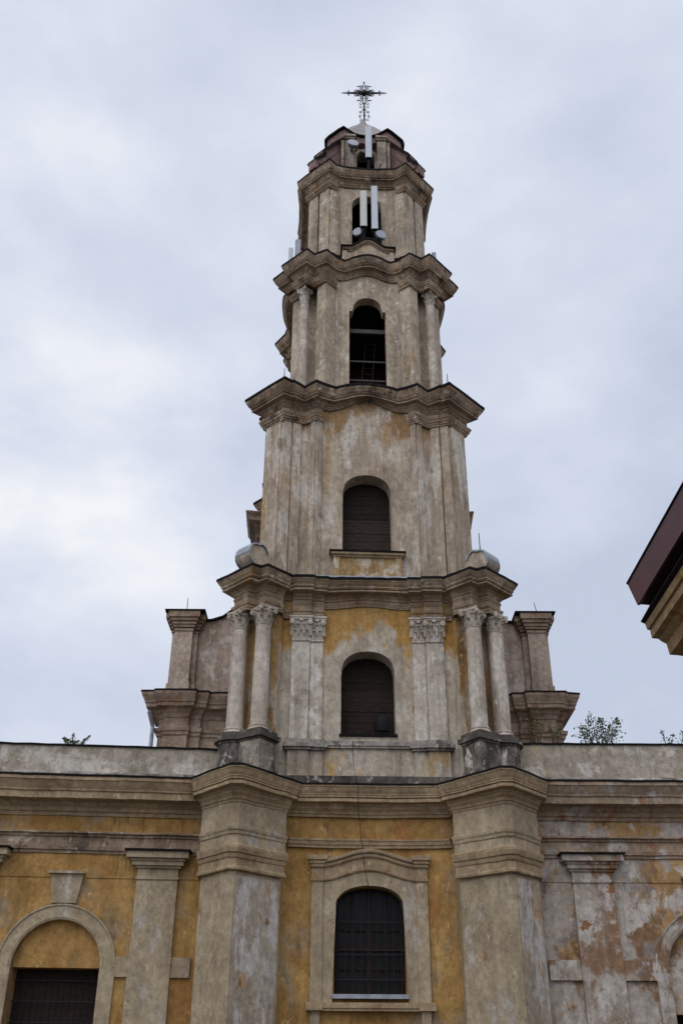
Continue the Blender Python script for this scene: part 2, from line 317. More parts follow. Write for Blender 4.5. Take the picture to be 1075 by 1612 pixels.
def mirror(h):      # half path from the centre outwards -> full path, left to right
    l = [(-u, v) for u, v in h[::-1]]
    return l[:-1]+list(h) if abs(h[0][0]) < 1e-6 else l+list(h)
def four(h, side=0.0):        # full closed path of four like sides (side = how far the flanks swell)
    f = mirror(h); out = []; um = f[-1][0]
    # order: front left->right, right side, back, left side
    for k in range(4):
        for u, v in f:
            if k in (1, 3): v += side*min(1.0, max(0.0, (um-0.12-abs(u))/0.3))
            for _ in range(k): u, v = v, -u
            out.append((u, v))
    return out
def arch4(h, a):    # arch heights for a closed four sided path
    l = a[::-1]; f = l[:-1]+a if abs(h[0][0]) < 1e-6 else l+a
    return f*4
def worn(p, k=1.0):
    v = Vector(p)
    return v+noise.noise_vector(v*1.3)*0.016*k+noise.noise_vector(v*5.3)*0.010*k
def densify(P0, P1, closed, arch, step=0.22):
    n = len(P0); Q0, Q1, A = [], [], []
    for i in range(n if closed else n-1):
        j = (i+1) % n
        m = max(1, min(14, int(sqrt((P1[j][0]-P1[i][0])**2+(P1[j][1]-P1[i][1])**2)/step)))
        for q in range(m):
            t = q/m
            Q0.append((lerp(P0[i][0], P0[j][0], t), lerp(P0[i][1], P0[j][1], t))); Q1.append((lerp(P1[i][0], P1[j][0], t), lerp(P1[i][1], P1[j][1], t)))
            A.append(lerp(arch[i], arch[j], t) if arch else 0.0)
    if not closed: Q0.append(P0[-1]); Q1.append(P1[-1]); A.append(arch[-1] if arch else 0.0)
    return Q0, Q1, A
def sweep(mb, T, P0, P1, prof, closed, arch=None):
    P0, P1, arch = densify(P0, P1, closed, arch)
    rows = []
    for q in prof:
        t, z = q[0], q[1]; k = q[2] if len(q) > 2 else 1.0
        row = []
        for i in range(len(P0)):
            u = lerp(P0[i][0], P1[i][0], t); v = lerp(P0[i][1], P1[i][1], t)
            row.append(worn(T(u, v, z+(arch[i]*k if arch else 0))))
        rows.append(row)
    mb.grid(rows, closed)
def roof_rows(mb, T, P0, P1, z, rise, closed, arch=None, ka=0.5, lip=1.035, th=0.045):
    P0, P1, arch = densify(P0, P1, closed, arch)
    rows = []
    for (t, dz, sc) in ((0.94, -0.03, 1), (lip, -th, 1), (lip, th, 1), (0.0, rise*0.55, 1), (0.0, rise, 0.55)):
        rows.append([worn(T(lerp(P0[i][0], P1[i][0], t)*sc, lerp(P0[i][1], P1[i][1], t)*sc, z+dz+(arch[i]*ka if arch else 0))) for i in range(len(P0))])
    mb.grid(rows, closed)
    if closed: mb.poly(rows[-1])

def fine(prof):
    out = []
    for a, b in zip(prof[:-1], prof[1:]):
        out.append(a)
        if b[1]-a[1] > 0.075 and abs(b[0]-a[0]) < 0.03:
            zm = lerp(a[1], b[1], 0.62); k = a[2:] if len(a) > 2 else ()
            out += [(a[0], zm-0.018)+k, (a[0]-0.07, zm-0.012)+k, (a[0]-0.07, zm+0.012)+k, (b[0]+0.012, zm+0.018)+k]
    return out+[prof[-1]]
def arched_top(hw, zs, rise, p=2.0):
    return lambda x: zs+rise*max(0.0, 1-abs(x/hw)**p)**(1/p)
def wall(mb, T, path, z0, z1, hole=None, closed=False, depth=0.5):
    """vertical wall over a plan path; hole = (hw, zb, topfn) cut in the front face about u = 0"""
    hw = hole[0] if hole else None
    pts = list(path); n = len(pts)
    for i in range(n if closed else n-1):
        a, b = pts[i], pts[(i+1) % n]
        front = a[1] > 0 and b[1] > 0 and b[0] > a[0]
        if not hole or not front or b[0] <= -hw or a[0] >= hw:
            mb.add([T(*a, z0), T(*b, z0), T(*b, z1), T(*a, z1)], [(0, 1, 2, 3)]); continue
        cuts = [a[0]]+[c for c in [-hw+2*hw*k/24 for k in range(25)] if a[0]+1e-6 < c < b[0]-1e-6]+[b[0]]
        vv = lambda u: lerp(a[1], b[1], (u-a[0])/(b[0]-a[0]))
        for c, d in zip(cuts[:-1], cuts[1:]):
            mid = (c+d)/2
            if abs(mid) >= hw:
                mb.add([T(c, vv(c), z0), T(d, vv(d), z0), T(d, vv(d), z1), T(c, vv(c), z1)], [(0, 1, 2, 3)])
            else:
                mb.add([T(c, vv(c), z0), T(d, vv(d), z0), T(d, vv(d), hole[1]), T(c, vv(c), hole[1])], [(0, 1, 2, 3)])
                tc_, td = hole[2](c), hole[2](d)
                mb.add([T(c, vv(c), tc_), T(d, vv(d), td), T(d, vv(d), z1), T(c, vv(c), z1)], [(0, 1, 2, 3)])
                mb.add([T(c, vv(c), tc_), T(d, vv(d), td), T(d, vv(d)-depth, td), T(c, vv(c)-depth, tc_)], [(0, 1, 2, 3)])
                mb.add([T(c, vv(c), hole[1]), T(d, vv(d), hole[1]), T(d, vv(d)-depth, hole[1]), T(c, vv(c)-depth, hole[1])], [(0, 1, 2, 3)])
    if hole:
        def vat(u):
            for a, b in zip(pts[:-1], pts[1:]):
                if a[1] > 0 and b[1] > 0 and a[0] <= u <= b[0] and b[0] > a[0]: return lerp(a[1], b[1], (u-a[0])/(b[0]-a[0]))
        for sg in (-1, 1):
            v = vat(sg*hw*0.9999); t = hole[2](sg*hw)
            mb.add([T(sg*hw, v, hole[1]), T(sg*hw, v-depth, hole[1]), T(sg*hw, v-depth, t), T(sg*hw, v, t)], [(0, 1, 2, 3)])
def planks(T, u0, u1, v, z0, z1, h, th=0.04, jit=0.012):
    mb = MB(); z = z0
    while z < z1-0.01:
        hh = min(h*random.uniform(0.85, 1.15), z1-z)
        d = random.uniform(-jit, jit)
        mb.box(u0, u1, v-th+d, v+d, z, z+hh-0.008, T); z += hh
    return mb

# ------------------------------------------------------------------ columns and capitals
def capital_round(mb, c, r, z0, z1, ang):
    h = z1-z0; x, y = c
    mb.lathe(c, [(r*1.0, z0), (r*1.08, z0+0.02), (r*1.08, z0+0.05), (r*0.98, z0+0.06), (r*1.0, z0+h*0.5), (r*1.2, z0+h*0.84)], 20)
    def R(px, py, z): return (x+px*cos(ang)-py*sin(ang), y+px*sin(ang)+py*cos(ang), z)
    for row, (n, zb, zt, off) in enumerate(((8, 0.07, 0.42*h, 0), (8, 0.2*h, 0.70*h, pi/8))):
        for k in range(n):
            a = 2*pi*k/n+off; wd = r*0.36
            rows = []
            for t, rr in ((0, 1.02), (0.45, 1.10), (0.8, 1.24), (1.0, 1.46), (0.93, 1.56)):
                ww = wd*(1.0-0.35*t); z = z0+zb+(zt-zb)*t
                rows.append([R(r*rr*cos(a)-q*ww*sin(a), r*rr*sin(a)+q*ww*cos(a), z) for q in (-1, -0.45, 0, 0.45, 1)])
                rows[-1][2] = R(r*(rr+0.07)*cos(a), r*(rr+0.07)*sin(a), z)
            mb.grid(rows)
    for k in range(4):                                   # corner scrolls
        a = pi/4+k*pi/2; cx, cy = r*1.52*cos(a), r*1.52*sin(a); rad = r*0.36; zc = z0+h*0.78
        ring = [R(cx+rad*cos(q)*cos(a), cy+rad*cos(q)*sin(a), zc+rad*sin(q)) for q in [2*pi*i/12 for i in range(12)]]
        t = (R(-sin(a), cos(a), 0)[0]-x, R(-sin(a), cos(a), 0)[1]-y, 0)
        mb.extrude([Vector(p)-Vector(t)*r*0.17 for p in ring], Vector(t)*r*0.34)
        ring2 = [R(cx+0.55*rad*cos(q)*cos(a), cy+0.55*rad*cos(q)*sin(a), zc+0.55*rad*sin(q)) for q in [2*pi*i/10 for i in range(10)]]
        mb.extrude([Vector(p)-Vector(t)*r*0.23 for p in ring2], Vector(t)*r*0.46)
    ab = []
    for k in range(4):
        a = k*pi/2
        for q, rr in ((-0.98, 1.36), (-0.5, 1.17), (0, 1.08), (0.5, 1.17), (0.98, 1.36)):
            px, py = r*rr, r*rr*q*1.0 if abs(q) > .9 else r*1.36*q
            ab.append((px*cos(a)-py*sin(a), px*sin(a)+py*cos(a)))
    mb.prism(ab, z0+h*0.88, z1, R)
def capital_flat(mb, T, u0, u1, v, z0, z1, dep=0.12):
    h = z1-z0; w_ = u1-u0; uc = (u0+u1)/2
    rows = [[T(uc+s*w_/2*k, v+d, z) for s, d in ((-1, -0.05), (-1, dv), (1, dv), (1, -0.05))] for z, k, dv in
            ((z0, 1.0, 0.012), (z0+0.03, 1.06, 0.04), (z0+0.07, 1.06, 0.04), (z0+0.08, 1.0, 0.012), (z0+h*0.55, 1.02, 0.03), (z0+h*0.85, 1.16, dep))]
    mb.grid(rows)
    n = max(2, round(w_/0.16))
    for row, (zb, zt) in enumerate(((0.08, 0.42*h), (0.25*h, 0.68*h))):
        m = n if row == 0 else n+1
        for k in range(m):
            c = u0+w_*((k+0.5)/m if row == 0 else k/(m-1)); wd = 0.36*w_/n; rr = []
            for t, d in ((0, 0.025), (0.5, 0.05), (0.85, 0.09), (1.0, 0.15), (0.92, 0.17)):
                rr.append([T(c+q*wd*(1-0.3*t), v+d+(0.025 if q == 0 else 0), z0+zb+(zt-zb)*t) for q in (-1, -0.5, 0, 0.5, 1)])
            mb.grid(rr)
    for s in (-1, 1):
        cu, zc, rad = uc+s*w_*0.5, z0+h*0.76, 0.075
        for k, d in ((1.0, 0.10), (0.55, 0.13)):
            ring = [T(cu+rad*k*cos(2*pi*i/12), v+dep+d*0.5, zc+rad*k*sin(2*pi*i/12)) for i in range(12)]
            back = Vector(T(0, -0.14-d*0.4, 0))-Vector(T(0, 0, 0))
            mb.extrude(ring, back)
    cu = uc
    mb.box(uc-0.05, uc+0.05, v, v+dep+0.05, z0+h*0.80, z0+h*0.97, T)
    mb.box(u0-0.07, u1+0.07, v-0.05, v+dep+0.045, z0+h*0.86, z0+h*0.93, T)
    mb.box(u0-0.09, u1+0.09, v-0.05, v+dep+0.075, z0+h*0.93, z1, T)
def column(root, T, u, v, r, z0, z1, zc, mat, ang):
    """shaft z0..z1 with moulded base, capital z1..zc"""
    c = T(u, v, 0)[:2]
    mb = MB(); prof = []
    for k in range(13):
        t = k/12; prof.append((r*(1-0.13*max(0, t-0.25)**1.4), z0+0.16+(z1-z0-0.16)*t))
    mb.lathe(c, prof, 28); sh = mb.build('column', mat, root, 40)
    mb = MB(); mb.lathe(c, [(r*1.34, z0), (r*1.36, z0+0.04), (r*1.3, z0+0.08), (r*1.12, z0+0.10), (r*1.12, z0+0.12), (r*1.2, z0+0.14), (r*1.18, z0+0.17), (r*1.02, z0+0.185)], 28)
    mb.build('column_base', mat, sh, 40)
    mb = MB(); capital_round(mb, c, r*0.93, z1, zc, ang); mb.build('capital', mat, sh)
    return sh

# ================================================================== ground
mb = MB(); mb.add([(-400, -400, 0), (400, -400, 0), (400, 400, 0), (-400, 400, 0)], [(0, 1, 2, 3)])
g = mb.build('ground', M['ground']); g['kind'] = 'structure'

# ================================================================== bell tower
TW = thing('bell_tower', 'tall baroque bell tower of weathered ochre and grey plaster, its tiers tapering to a cross', 'bell tower', (0.74, AY, 0))

# ---- ground storey -------------------------------------------------
def cv(u): return 3.62+0.035*u*u            # gently hollow centre bay
cen = [0, 0.45, 0.9, 1.3, 1.75]
W0 = [(u, cv(u)) for u in cen]+[(2.19, cv(2.15)), (2.20, 4.22), (3.24, 5.17), (3.42, 5.15), (4.14, 4.34), (4.14, 3.0)]
E0 = [(u, cv(u)+0.06) for u in cen]+[(2.10, cv(2.1)+0.06), (2.11, 4.25), (3.22, 5.235), (3.44, 5.22), (4.21, 4.35), (4.22, 3.0)]
E1 = [(0, 4.26), (0.45, 4.26), (0.9, 4.26), (1.3, 4.27), (1.65, 4.28), (1.74, 4.29), (1.745, 4.31), (3.10, 5.96), (3.42, 5.96), (4.55, 4.66), (4.62, 3.0)]
W0, E0, E1 = mirror(W0), mirror(E0), mirror(E1)
# drop the wall into yellow centre bay and beige corner piers
mid = [p for p in W0 if abs(p[0]) <= 2.195]
mb = MB(); wall(mb, S0, mid, -0.2, 8.4, (0.87, 3.78, arched_top(0.87, 5.66, 0.57, 2.3)), depth=0.45)
mb.build('centre_bay_wall', M['ochre'], TW)
for sg in (-1, 1):
    side = [p for p in W0 if p[0]*sg >= 2.185]
    # each pier: inner face flaked, outer face smooth, narrow blunt edge
    mb = MB(); wall(mb, S0, side, -0.2, 8.4)
    # flat strip on the faces
    mb.build('corner_pier', M['taupe'], TW)
    fi = [(sg*2.25, 4.266), (sg*3.21, 5.143)] if sg < 0 else [(sg*3.45, 5.116), (sg*4.09, 4.396)]
    n_ = (-sg*0.0, 0)
    mb = MB()
    d = (0.03, 0.03)
    a, b = fi
    nx, ny = (b[1]-a[1]), -(b[0]-a[0]); l = sqrt(nx*nx+ny*ny); nx, ny = nx/l, ny/l
    if ny < 0: nx, ny = -nx, -ny
    mb.prism([(a[0]-nx*0.05, a[1]-ny*0.05), (b[0]-nx*0.05, b[1]-ny*0.05), (b[0]+nx*0.025, b[1]+ny*0.025), (a[0]+nx*0.025, a[1]+ny*0.025)], -0.2, 6.2, S0)
    mb.build('pier_facing', M['pier_peel'], TW)
# mouldings of the piers
def pier_idx(P, sg, lim): return [p for p in P if p[0]*sg >= lim]
for sg in (-1, 1):
    a, b = pier_idx(E0, sg, 2.105), pier_idx(E1, sg, 1.742)
    mb = MB()
    sweep(mb, S0, a, b, [(-.1, 6.30), (0.03, 6.30), (0.08, 6.32), (0.08, 6.37), (0.03, 6.40), (0.0, 6.41), (0.0, 6.57), (0.06, 6.59), (0.09, 6.64), (0.09, 6.68), (0.17, 6.70), (0.20, 6.76), (0.22, 6.80), (0.22, 6.86), (0.05, 6.90), (0.0, 6.92)], False)
    mb.build('pier_capital', M['corn0'], TW)
    mb = MB(); sweep(mb, S0, a, b, [(0.0, 6.90), (0.0, 7.12), (0.06, 7.14), (0.08, 7.2), (0.14, 7.24), (0.16, 7.30), (0.02, 7.33), (0.02, 7.95)], False)
    mb.build('pier_frieze', M['taupe'], TW)
# string course across the bay, cornice
mid0, mid1 = [p for p in E0 if abs(p[0]) < 2.105], [p for p in E1 if abs(p[0]) < 1.7425]
mb = MB(); sweep(mb, S0, mid0, mid1, [(-.15, 7.14), (0.04, 7.14), (0.05, 7.19), (0.10, 7.22), (0.12, 7.29), (0.16, 7.31), (0.16, 7.35), (-.15, 7.37)], False)
mb.build('string_course', M['corn0'], TW)
prof0 = [(-.1, 7.90), (0.06, 7.90), (0.08, 7.96), (0.14, 7.97), (0.18, 8.03), (0.30, 8.09), (0.34, 8.14), (0.40, 8.15), (0.42, 8.20), (0.74, 8.21), (0.76, 8.36), (0.80, 8.375), (0.80, 8.40), (0.87, 8.46), (0.94, 8.55), (0.98, 8.57), (0.98, 8.62), (0.9, 8.64)]
mb = MB(); sweep(mb, S0, E0, E1, fine(prof0), False); mb.build('main_cornice', M['corn0'], TW)
mb = MB(); roof_rows(mb, S0, E0, E1, 8.625, 0.18, False, lip=1.0, th=0.026); mb.build('cornice_flashing', M['flash'], TW)
# window surround
def hood(u): return 0.29*max(0.0, (0.5+0.5*cos(pi*min(1, abs(u)/1.16))))**0.9
wv = lambda u: cv(u)
SUR = thing  # (kept simple: parts of the tower)
mb = MB()
for s in (-1, 1):
    mb.box(*(sorted((s*1.16, s*1.44))), 3.55, 3.78, 3.60, 6.46, S0)
    mb.box(*(sorted((s*1.20, s*1.42))), 3.55, 3.80, 2.0, 3.42, S0)
ot = arched_top(0.87, 5.66, 0.57, 2.3)
us = [-1.16+2.32*k/28 for k in range(29)]
for a, b in zip(us[:-1], us[1:]):
    za, zb = 6.33+hood(a)*0.85, 6.33+hood(b)*0.85
    ba = ot(a) if abs(a) < 0.87 else 3.60; bb = ot(b) if abs(b) < 0.87 else 3.60
    mid_ = (a+b)/2
    if abs(mid_) >= 0.87: ba = bb = 3.60
    vs = [S0(u, v, z) for v in (3.55, 3.74) for u, z in ((a, ba), (b, bb), (b, zb), (a, za))]
    mb.add(vs, [(4, 5, 6, 7), (0, 1, 5, 4), (3, 7, 6, 2)]+([] if abs(mid_) < 0.83 else [(0, 4, 7, 3), (1, 2, 6, 5)]))
surround = mb.build('window_surround', M['taupe'], TW)
mb = MB()
uh = [-1.16+2.32*k/32 for k in range(33)]
for z, th, d0 in ((6.33, 0.06, 3.80), (6.66, 0.10, 3.82), (6.76, 0.11, 3.88)):
    rows = [[S0(u, v, z+hood(u)*0.85+dz) for u in uh] for v, dz in ((3.6, 0), (d0-0.02, 0), (d0, 0.03), (d0, th-0.015), (3.6, th))]
    mb.grid(rows)
rows = [[S0(u, 3.755, z+hood(u)*0.85) for u in uh] for z in (6.36, 6.68)]; mb.grid(rows)
for s in (-1, 1):
    c = s*1.30
    for hw, v, z0, z1 in ((0.16, 3.82, 6.33, 6.39), (0.145, 3.80, 6.39, 6.66), (0.17, 3.86, 6.66, 6.74), (0.20, 3.90, 6.74, 6.82), (0.24, 3.95, 6.82, 6.93)):
        mb.box(c-hw, c+hw, 3.55, v, z0, z1, S0)
mb.build('window_hood', M['corn0'], surround)
mb = MB()
for hw0, v, z0, z1 in ((1.47, 3.84, 3.42, 3.48), (1.50, 3.87, 3.48, 3.54), (1.47, 3.82, 3.54, 3.60)): mb.box(-hw0, hw0, 3.5, v, z0, z1, S0)
for s in (-1, 1): mb.box(*(sorted((s*1.13, s*1.53))), 3.5, 3.91, 3.425, 3.595, S0)
mb.build('window_apron_moulding', M['corn0'], surround)
# window itself
mb = MB()
for k in range(24):
    a, b = -0.87+1.74*k/24, -0.87+1.74*(k+1)/24
    mb.add([S0(a, 3.26, 3.78), S0(b, 3.26, 3.78), S0(b, 3.26, ot(b)), S0(a, 3.26, ot(a))], [(0, 1, 2, 3)])
win = mb.build('window', M['glass'], TW)
mb = MB()
for u, h in ((-0.82, 0.05), (-0.43, 0.03), (0.0, 0.075), (0.43, 0.03), (0.82, 0.05)): mb.box(u-h, u+h, 3.27, 3.33, 3.78, min(ot(u), ot(u-h), ot(u+h)), S0)
for z, h in ((3.84, 0.05), (4.38, 0.03), (4.86, 0.07), (5.26, 0.03)): mb.box(-0.82, 0.82, 3.275, 3.32, z-h, z+h, S0)
mb.build('window_frame', M['wframe'], win)
mb = MB()
for k in range(9):
    u = -0.78+1.56*k/8; mb.tube([S0(u, 3.42, 3.8), S0(u, 3.42, ot(u)-0.02)], 0.014, 6)
for z in (4.12, 4.68, 4.78, 5.42): mb.tube([S0(-0.87, 3.44, z), S0(0.87, 3.44, z)], 0.014, 6)
mb.build('window_grille', M['iron'], win)
mb = MB(); mb.box(-0.90, 0.90, 3.3, 3.86, 3.68, 3.775, S0); mb.build('window_sill', M['zinc'], win)

# ---- column storey -------------------------------------------------
w1 = lambda u: 3.62
cen1 = [0, 0.3, 0.6, 0.85, 1.1]
E0 = [(u, 3.66) for u in cen1]+[(1.24, 3.67), (1.25, 3.75), (1.60, 3.75), (1.61, 3.83), (2.16, 3.83), (2.17, 3.70), (2.42, 3.74), (2.43, 4.10), (2.93, 4.45), (3.20, 4.17), (3.42, 4.30), (3.80, 3.90), (3.55, 3.4)]
E1 = [(0, 4.22), (0.3, 4.22), (0.6, 4.22), (0.85, 4.22), (1.02, 4.22), (1.12, 4.23), (1.13, 4.30), (1.50, 4.30), (1.52, 4.38), (2.10, 4.38), (2.13, 4.36), (2.15, 4.34), (2.16, 4.33), (2.83, 5.02), (3.04, 4.90), (3.26, 5.06), (4.36, 3.97), (3.9, 3.4)]
A1 = [0.10*(0.5+0.5*cos(pi*min(1, u/1.15))) for u, v in E0]
E0f, E1f = mirror(E0), mirror(E1); A1f = A1[::-1][:-1]+A1
path = mirror([(0, 3.62), (1.3, 3.62), (2.4, 3.66), (2.5, 3.95), (3.0, 4.0), (3.55, 3.45), (3.55, 2.0)])
mb = MB(); wall(mb, S1, path, 8.5, 14.4, (0.745, 10.13, arched_top(0.745, 11.98, 0.58, 2.1)), depth=0.62)
stage1 = mb.build('column_storey_wall', M['split1'], TW)
prof1 = [(-.08, 13.84), (0.02, 13.84), (0.03, 13.88), (0.06, 13.885), (0.06, 13.925), (0.10, 13.93), (0.10, 13.97), (0.05, 13.98), (0.07, 14.03), (0.13, 14.04), (0.15, 14.09), (0.26, 14.14), (0.30, 14.19), (0.70, 14.20), (0.72, 14.30), (0.77, 14.31), (0.77, 14.35), (0.86, 14.40), (0.95, 14.47), (0.98, 14.48), (0.98, 14.53), (0.9, 14.55)]
prof1 = [(t, z, 1-0.85*max(0, t)) for t, z in prof1]
mb = MB(); sweep(mb, S1, E0f, E1f, fine(prof1), False, A1f); mb.build('storey_cornice', M['corn1'], TW)
mb = MB(); roof_rows(mb, S1, E0f, E1f, 14.55, 0.55, False, A1f, 0.15, th=0.034); mb.build('cornice_flashing', M['flash'], TW)
for sg in (-1, 1):
    ii = [i for i, p in enumerate(E0f) if p[0]*sg >= 1.24]
    a, b = [E0f[i] for i in ii], [E1f[i] for i in ii]
    mb = MB(); sweep(mb, S1, a, b, [(-.08, 13.50), (0.02, 13.50), (0.03, 13.56), (0.07, 13.57), (0.08, 13.63), (0.15, 13.66), (0.19, 13.72), (0.02, 13.75), (0.03, 13.76), (0.03, 14.02)], False)
    mb.build('entablature_block', M['corn1'], TW)
    # ochre strip of frieze between the blocks
for sg in (-1, 1):
    mb = MB()
    for a, b in (((2.44, 3.79), (2.53, 3.965)), ((2.53, 3.975), (2.985, 4.02)), ((3.02, 4.0), (3.53, 3.49))):
        pass
    a, b = (2.52, 3.97), (2.985, 4.02)
    mb.prism([(sg*2.50, 3.9), (sg*3.0, 3.94), (sg*3.0, 4.03), (sg*2.50, 3.985)], 9.0, 13.6, S1)
    mb.prism([(sg*3.01, 3.92), (sg*3.53, 3.40), (sg*3.57, 3.46), (sg*3.03, 4.03)], 9.0, 13.6, S1)
    mb.build('niche_plaster', M['niche'], TW)
for sg in (-1, 1):
    mb = MB(); mb.box(*(sorted((sg*2.15, sg*2.46))), 3.6, 3.78, 13.60, 14.0, S1); mb.build('frieze_panel', M['ochre'], TW)
# zinc sheet over the centre of the cornice
mb = MB()
us = [-1.9+3.8*k/20 for k in range(21)]
mb.grid([[S1(u, v, z+0.012*sin(k*2.3)) for k, u in enumerate(us)] for v, z in ((4.20, 14.615), (4.12, 14.70), (3.5, 14.98), (3.2, 15.08))])
mb.build('roof_sheet', M['zinc'], TW)
# pilaster pairs
for sg in (-1, 1):
    for (a, b, v) in ((1.64, 2.14, 3.76), (1.26, 1.63, 3.69)):
        u0, u1 = sorted((sg*a, sg*b))
        mb = MB(); mb.box(u0, u1, 3.55, v, 9.92, 13.0, S1); p = mb.build('pilaster', M['pil'], TW)
        mb = MB(); capital_flat(mb, S1, u0, u1, v, 12.78, 13.52, 0.10); mb.build('capital', M['pil'], p)
        mb = MB(); mb.box(u0-0.03, u1+0.03, 3.5, v+0.07, 8.96, 9.64, S1)
        mb.box(u0-0.05, u1+0.05, 3.5, v+0.10, 8.6, 8.96, S1); pd = mb.build('pedestal', M['dado'], TW)
        mb = MB()
        for k, (e, z0, z1) in enumerate(((0.10, 9.64, 9.70), (0.16, 9.70, 9.80), (0.09, 9.80, 9.93))): mb.box(u0-e, u1+e, 3.5, v+0.05+e, z0, z1, S1)
        mb.build('pedestal_cap', M['ledge'], pd)
# dado under the window
mb = MB(); mb.box(-1.26, 1.26, 3.5, 3.70, 8.98, 9.72, S1); mb.build('dado_panel', M['dado'], TW)
mb = MB(); mb.box(-1.24, 1.24, 3.5, 3.77, 9.72, 9.78, S1); mb.box(-1.24, 1.24, 3.5, 3.80, 9.78, 9.90, S1); mb.build('dado_cap', M['ledge'], TW)
mb = MB(); mb.box(-2.35, 2.35, 3.5, 3.92, 8.6, 8.93, S1); mb.build('blackened_plinth', M['sootcap'], TW)
# paired columns on their pedestals
for sg in (-1, 1):
    for (u, v, ang, rd) in ((2.93, 4.28, -35, False), (3.60, 3.93, 45, True)):
        column(TW, S1, sg*u, v, 0.228, 9.95, 12.98, 13.55, M['col'], radians(1.0+sg*ang))
        c = S1(sg*u, v, 0)[:2]
        def ped(mb, r, z0, z1, n):
            if rd: mb.lathe(c, [(r, z0), (r, z1)], 28)
            else:
                a0 = radians(1.0-sg*(-35))
                pts = [(c[0]+r*(px*cos(a0)-py*sin(a0)), c[1]+r*(px*sin(a0)+py*cos(a0))) for px, py in ((-1, -1), (1, -1), (1, 1), (-1, 1))]
                mb.prism(pts, z0, z1)
        k = 1.0 if rd else 0.86
        mb = MB(); ped(mb, 0.40*k, 8.95, 9.66, 0); ped(mb, 0.44*k, 8.5, 8.95, 0)
        pd = mb.build('pedestal', M['dirty'], TW, 40)
        mb = MB(); ped(mb, 0.43*k, 9.66, 9.72, 0); ped(mb, 0.50*k, 9.72, 9.84, 0); ped(mb, 0.42*k, 9.84, 9.955, 0)
        mb.build('pedestal_cap', M['sootcap'], pd, 40)
# boarded window
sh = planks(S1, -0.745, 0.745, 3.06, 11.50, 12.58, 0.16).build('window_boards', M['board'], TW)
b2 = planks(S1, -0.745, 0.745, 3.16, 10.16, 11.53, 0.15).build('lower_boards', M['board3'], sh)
mb = MB(); mb.box(-0.79, 0.79, 3.3, 3.68, 10.08, 10.15, S1); mb.build('window_sill', M['flash'], sh)

# ---- plain tall storey ---------------------------------------------
W2h = [(0, 3.20), (0.3, 3.20), (0.6, 3.20), (0.9, 3.19), (1.16, 3.16), (1.20, 3.16), (1.44, 3.22), (1.62, 3.36), (1.90, 3.12), (2.05, 3.06), (2.12, 3.08), (2.40, 3.20), (2.43, 3.15), (2.70, 3.30)]
E2_0 = [(0, 3.25), (0.3, 3.25), (0.55, 3.25), (0.8, 3.25), (1.0, 3.24), (1.14, 3.22), (1.40, 3.27), (1.62, 3.42), (2.05, 3.13), (2.36, 3.25), (2.42, 3.22), (2.70, 3.36)]
E2_1 = [(0, 3.70), (0.25, 3.70), (0.5, 3.70), (0.7, 3.68), (0.85, 3.64), (0.98, 3.56), (1.28, 3.68), (1.66, 3.92), (2.04, 3.55), (2.40, 3.86), (2.46, 3.84), (2.70, 4.04)]
A2 = [0.42*(0.5+0.5*cos(pi*min(1, u/1.14))) for u, v in E2_0]
mb = MB(); wall(mb, S2, four(W2h, -0.35), 14.6, 21.75, (0.755, 15.93, arched_top(0.755, 18.14, 0.62, 2.1)), closed=True, depth=0.6)
mb.build('tall_storey_wall', M['stage3w'], TW)
P0, P1, A = four(E2_0, -0.35), four(E2_1, -0.32), arch4(E2_0, A2)
prof2 = [(-.15, 21.24), (0.06, 21.24), (0.08, 21.28), (0.14, 21.29), (0.17, 21.34), (0.24, 21.35), (0.34, 21.42), (0.40, 21.43), (0.66, 21.45), (0.67, 21.56), (0.72, 21.57), (0.72, 21.60), (0.80, 21.64), (0.92, 21.76), (0.985, 21.82), (0.985, 21.90), (0.9, 21.93)]
prof2 = [(t, z, 1-0.72*max(0, t)) for t, z in prof2]
mb = MB(); sweep(mb, S2, P0, P1, fine(prof2), True, A); mb.build('storey_cornice', M['corn'], TW)
mb = MB(); roof_rows(mb, S2, P0, P1, 21.93, 0.55, True, A, 0.28); mb.build('cornice_flashing', M['flash'], TW)
def corner_arch(T, h0, h1, imin, prof, mat, name='entablature_block', side=0.0):
    n = len(h0); f0, f1 = four(h0, side), four(h1, side); m_ = 2*n-1
    for k in range(4):
        ids = [(k*m_+n-1+imin+j) % (4*m_) for j in range(n-imin)]+[((k+1)*m_+j) % (4*m_) for j in range(n-imin)]
        mb = MB(); sweep(mb, T, [f0[i] for i in ids], [f1[i] for i in ids], prof, False)
        # close the two ends against the wall
        mb.build(name, mat, TW)
corner_arch(S2, E2_0, E2_1, 6, [(-.15, 20.72), (0.05, 20.72), (0.07, 20.78), (0.12, 20.79), (0.13, 20.85), (0.20, 20.86), (0.21, 20.92), (0.26, 20.95), (0.30, 21.02), (0.02, 21.06), (0.0, 21.07), (0.0, 21.27)], M['corn'], side=-0.35)
def strip(T, a, b, th, z0, z1, mat, name='pilaster_strip'):
    nx, ny = b[1]-a[1], -(b[0]-a[0]); l = sqrt(nx*nx+ny*ny); nx, ny = nx/l, ny/l
    m_ = ((a[0]+b[0])/2, (a[1]+b[1])/2)
    if nx*m_[0]+ny*m_[1] < 0: nx, ny = -nx, -ny
    mb = MB(); mb.prism([(a[0]-nx*.04, a[1]-ny*.04), (b[0]-nx*.04, b[1]-ny*.04), (b[0]+nx*th, b[1]+ny*th), (a[0]+nx*th, a[1]+ny*th)], z0, z1, T)
    return mb.build(name, mat, TW)
def on(h, i, t): return (lerp(h[i][0], h[i+1][0], t), lerp(h[i][1], h[i+1][1], t))
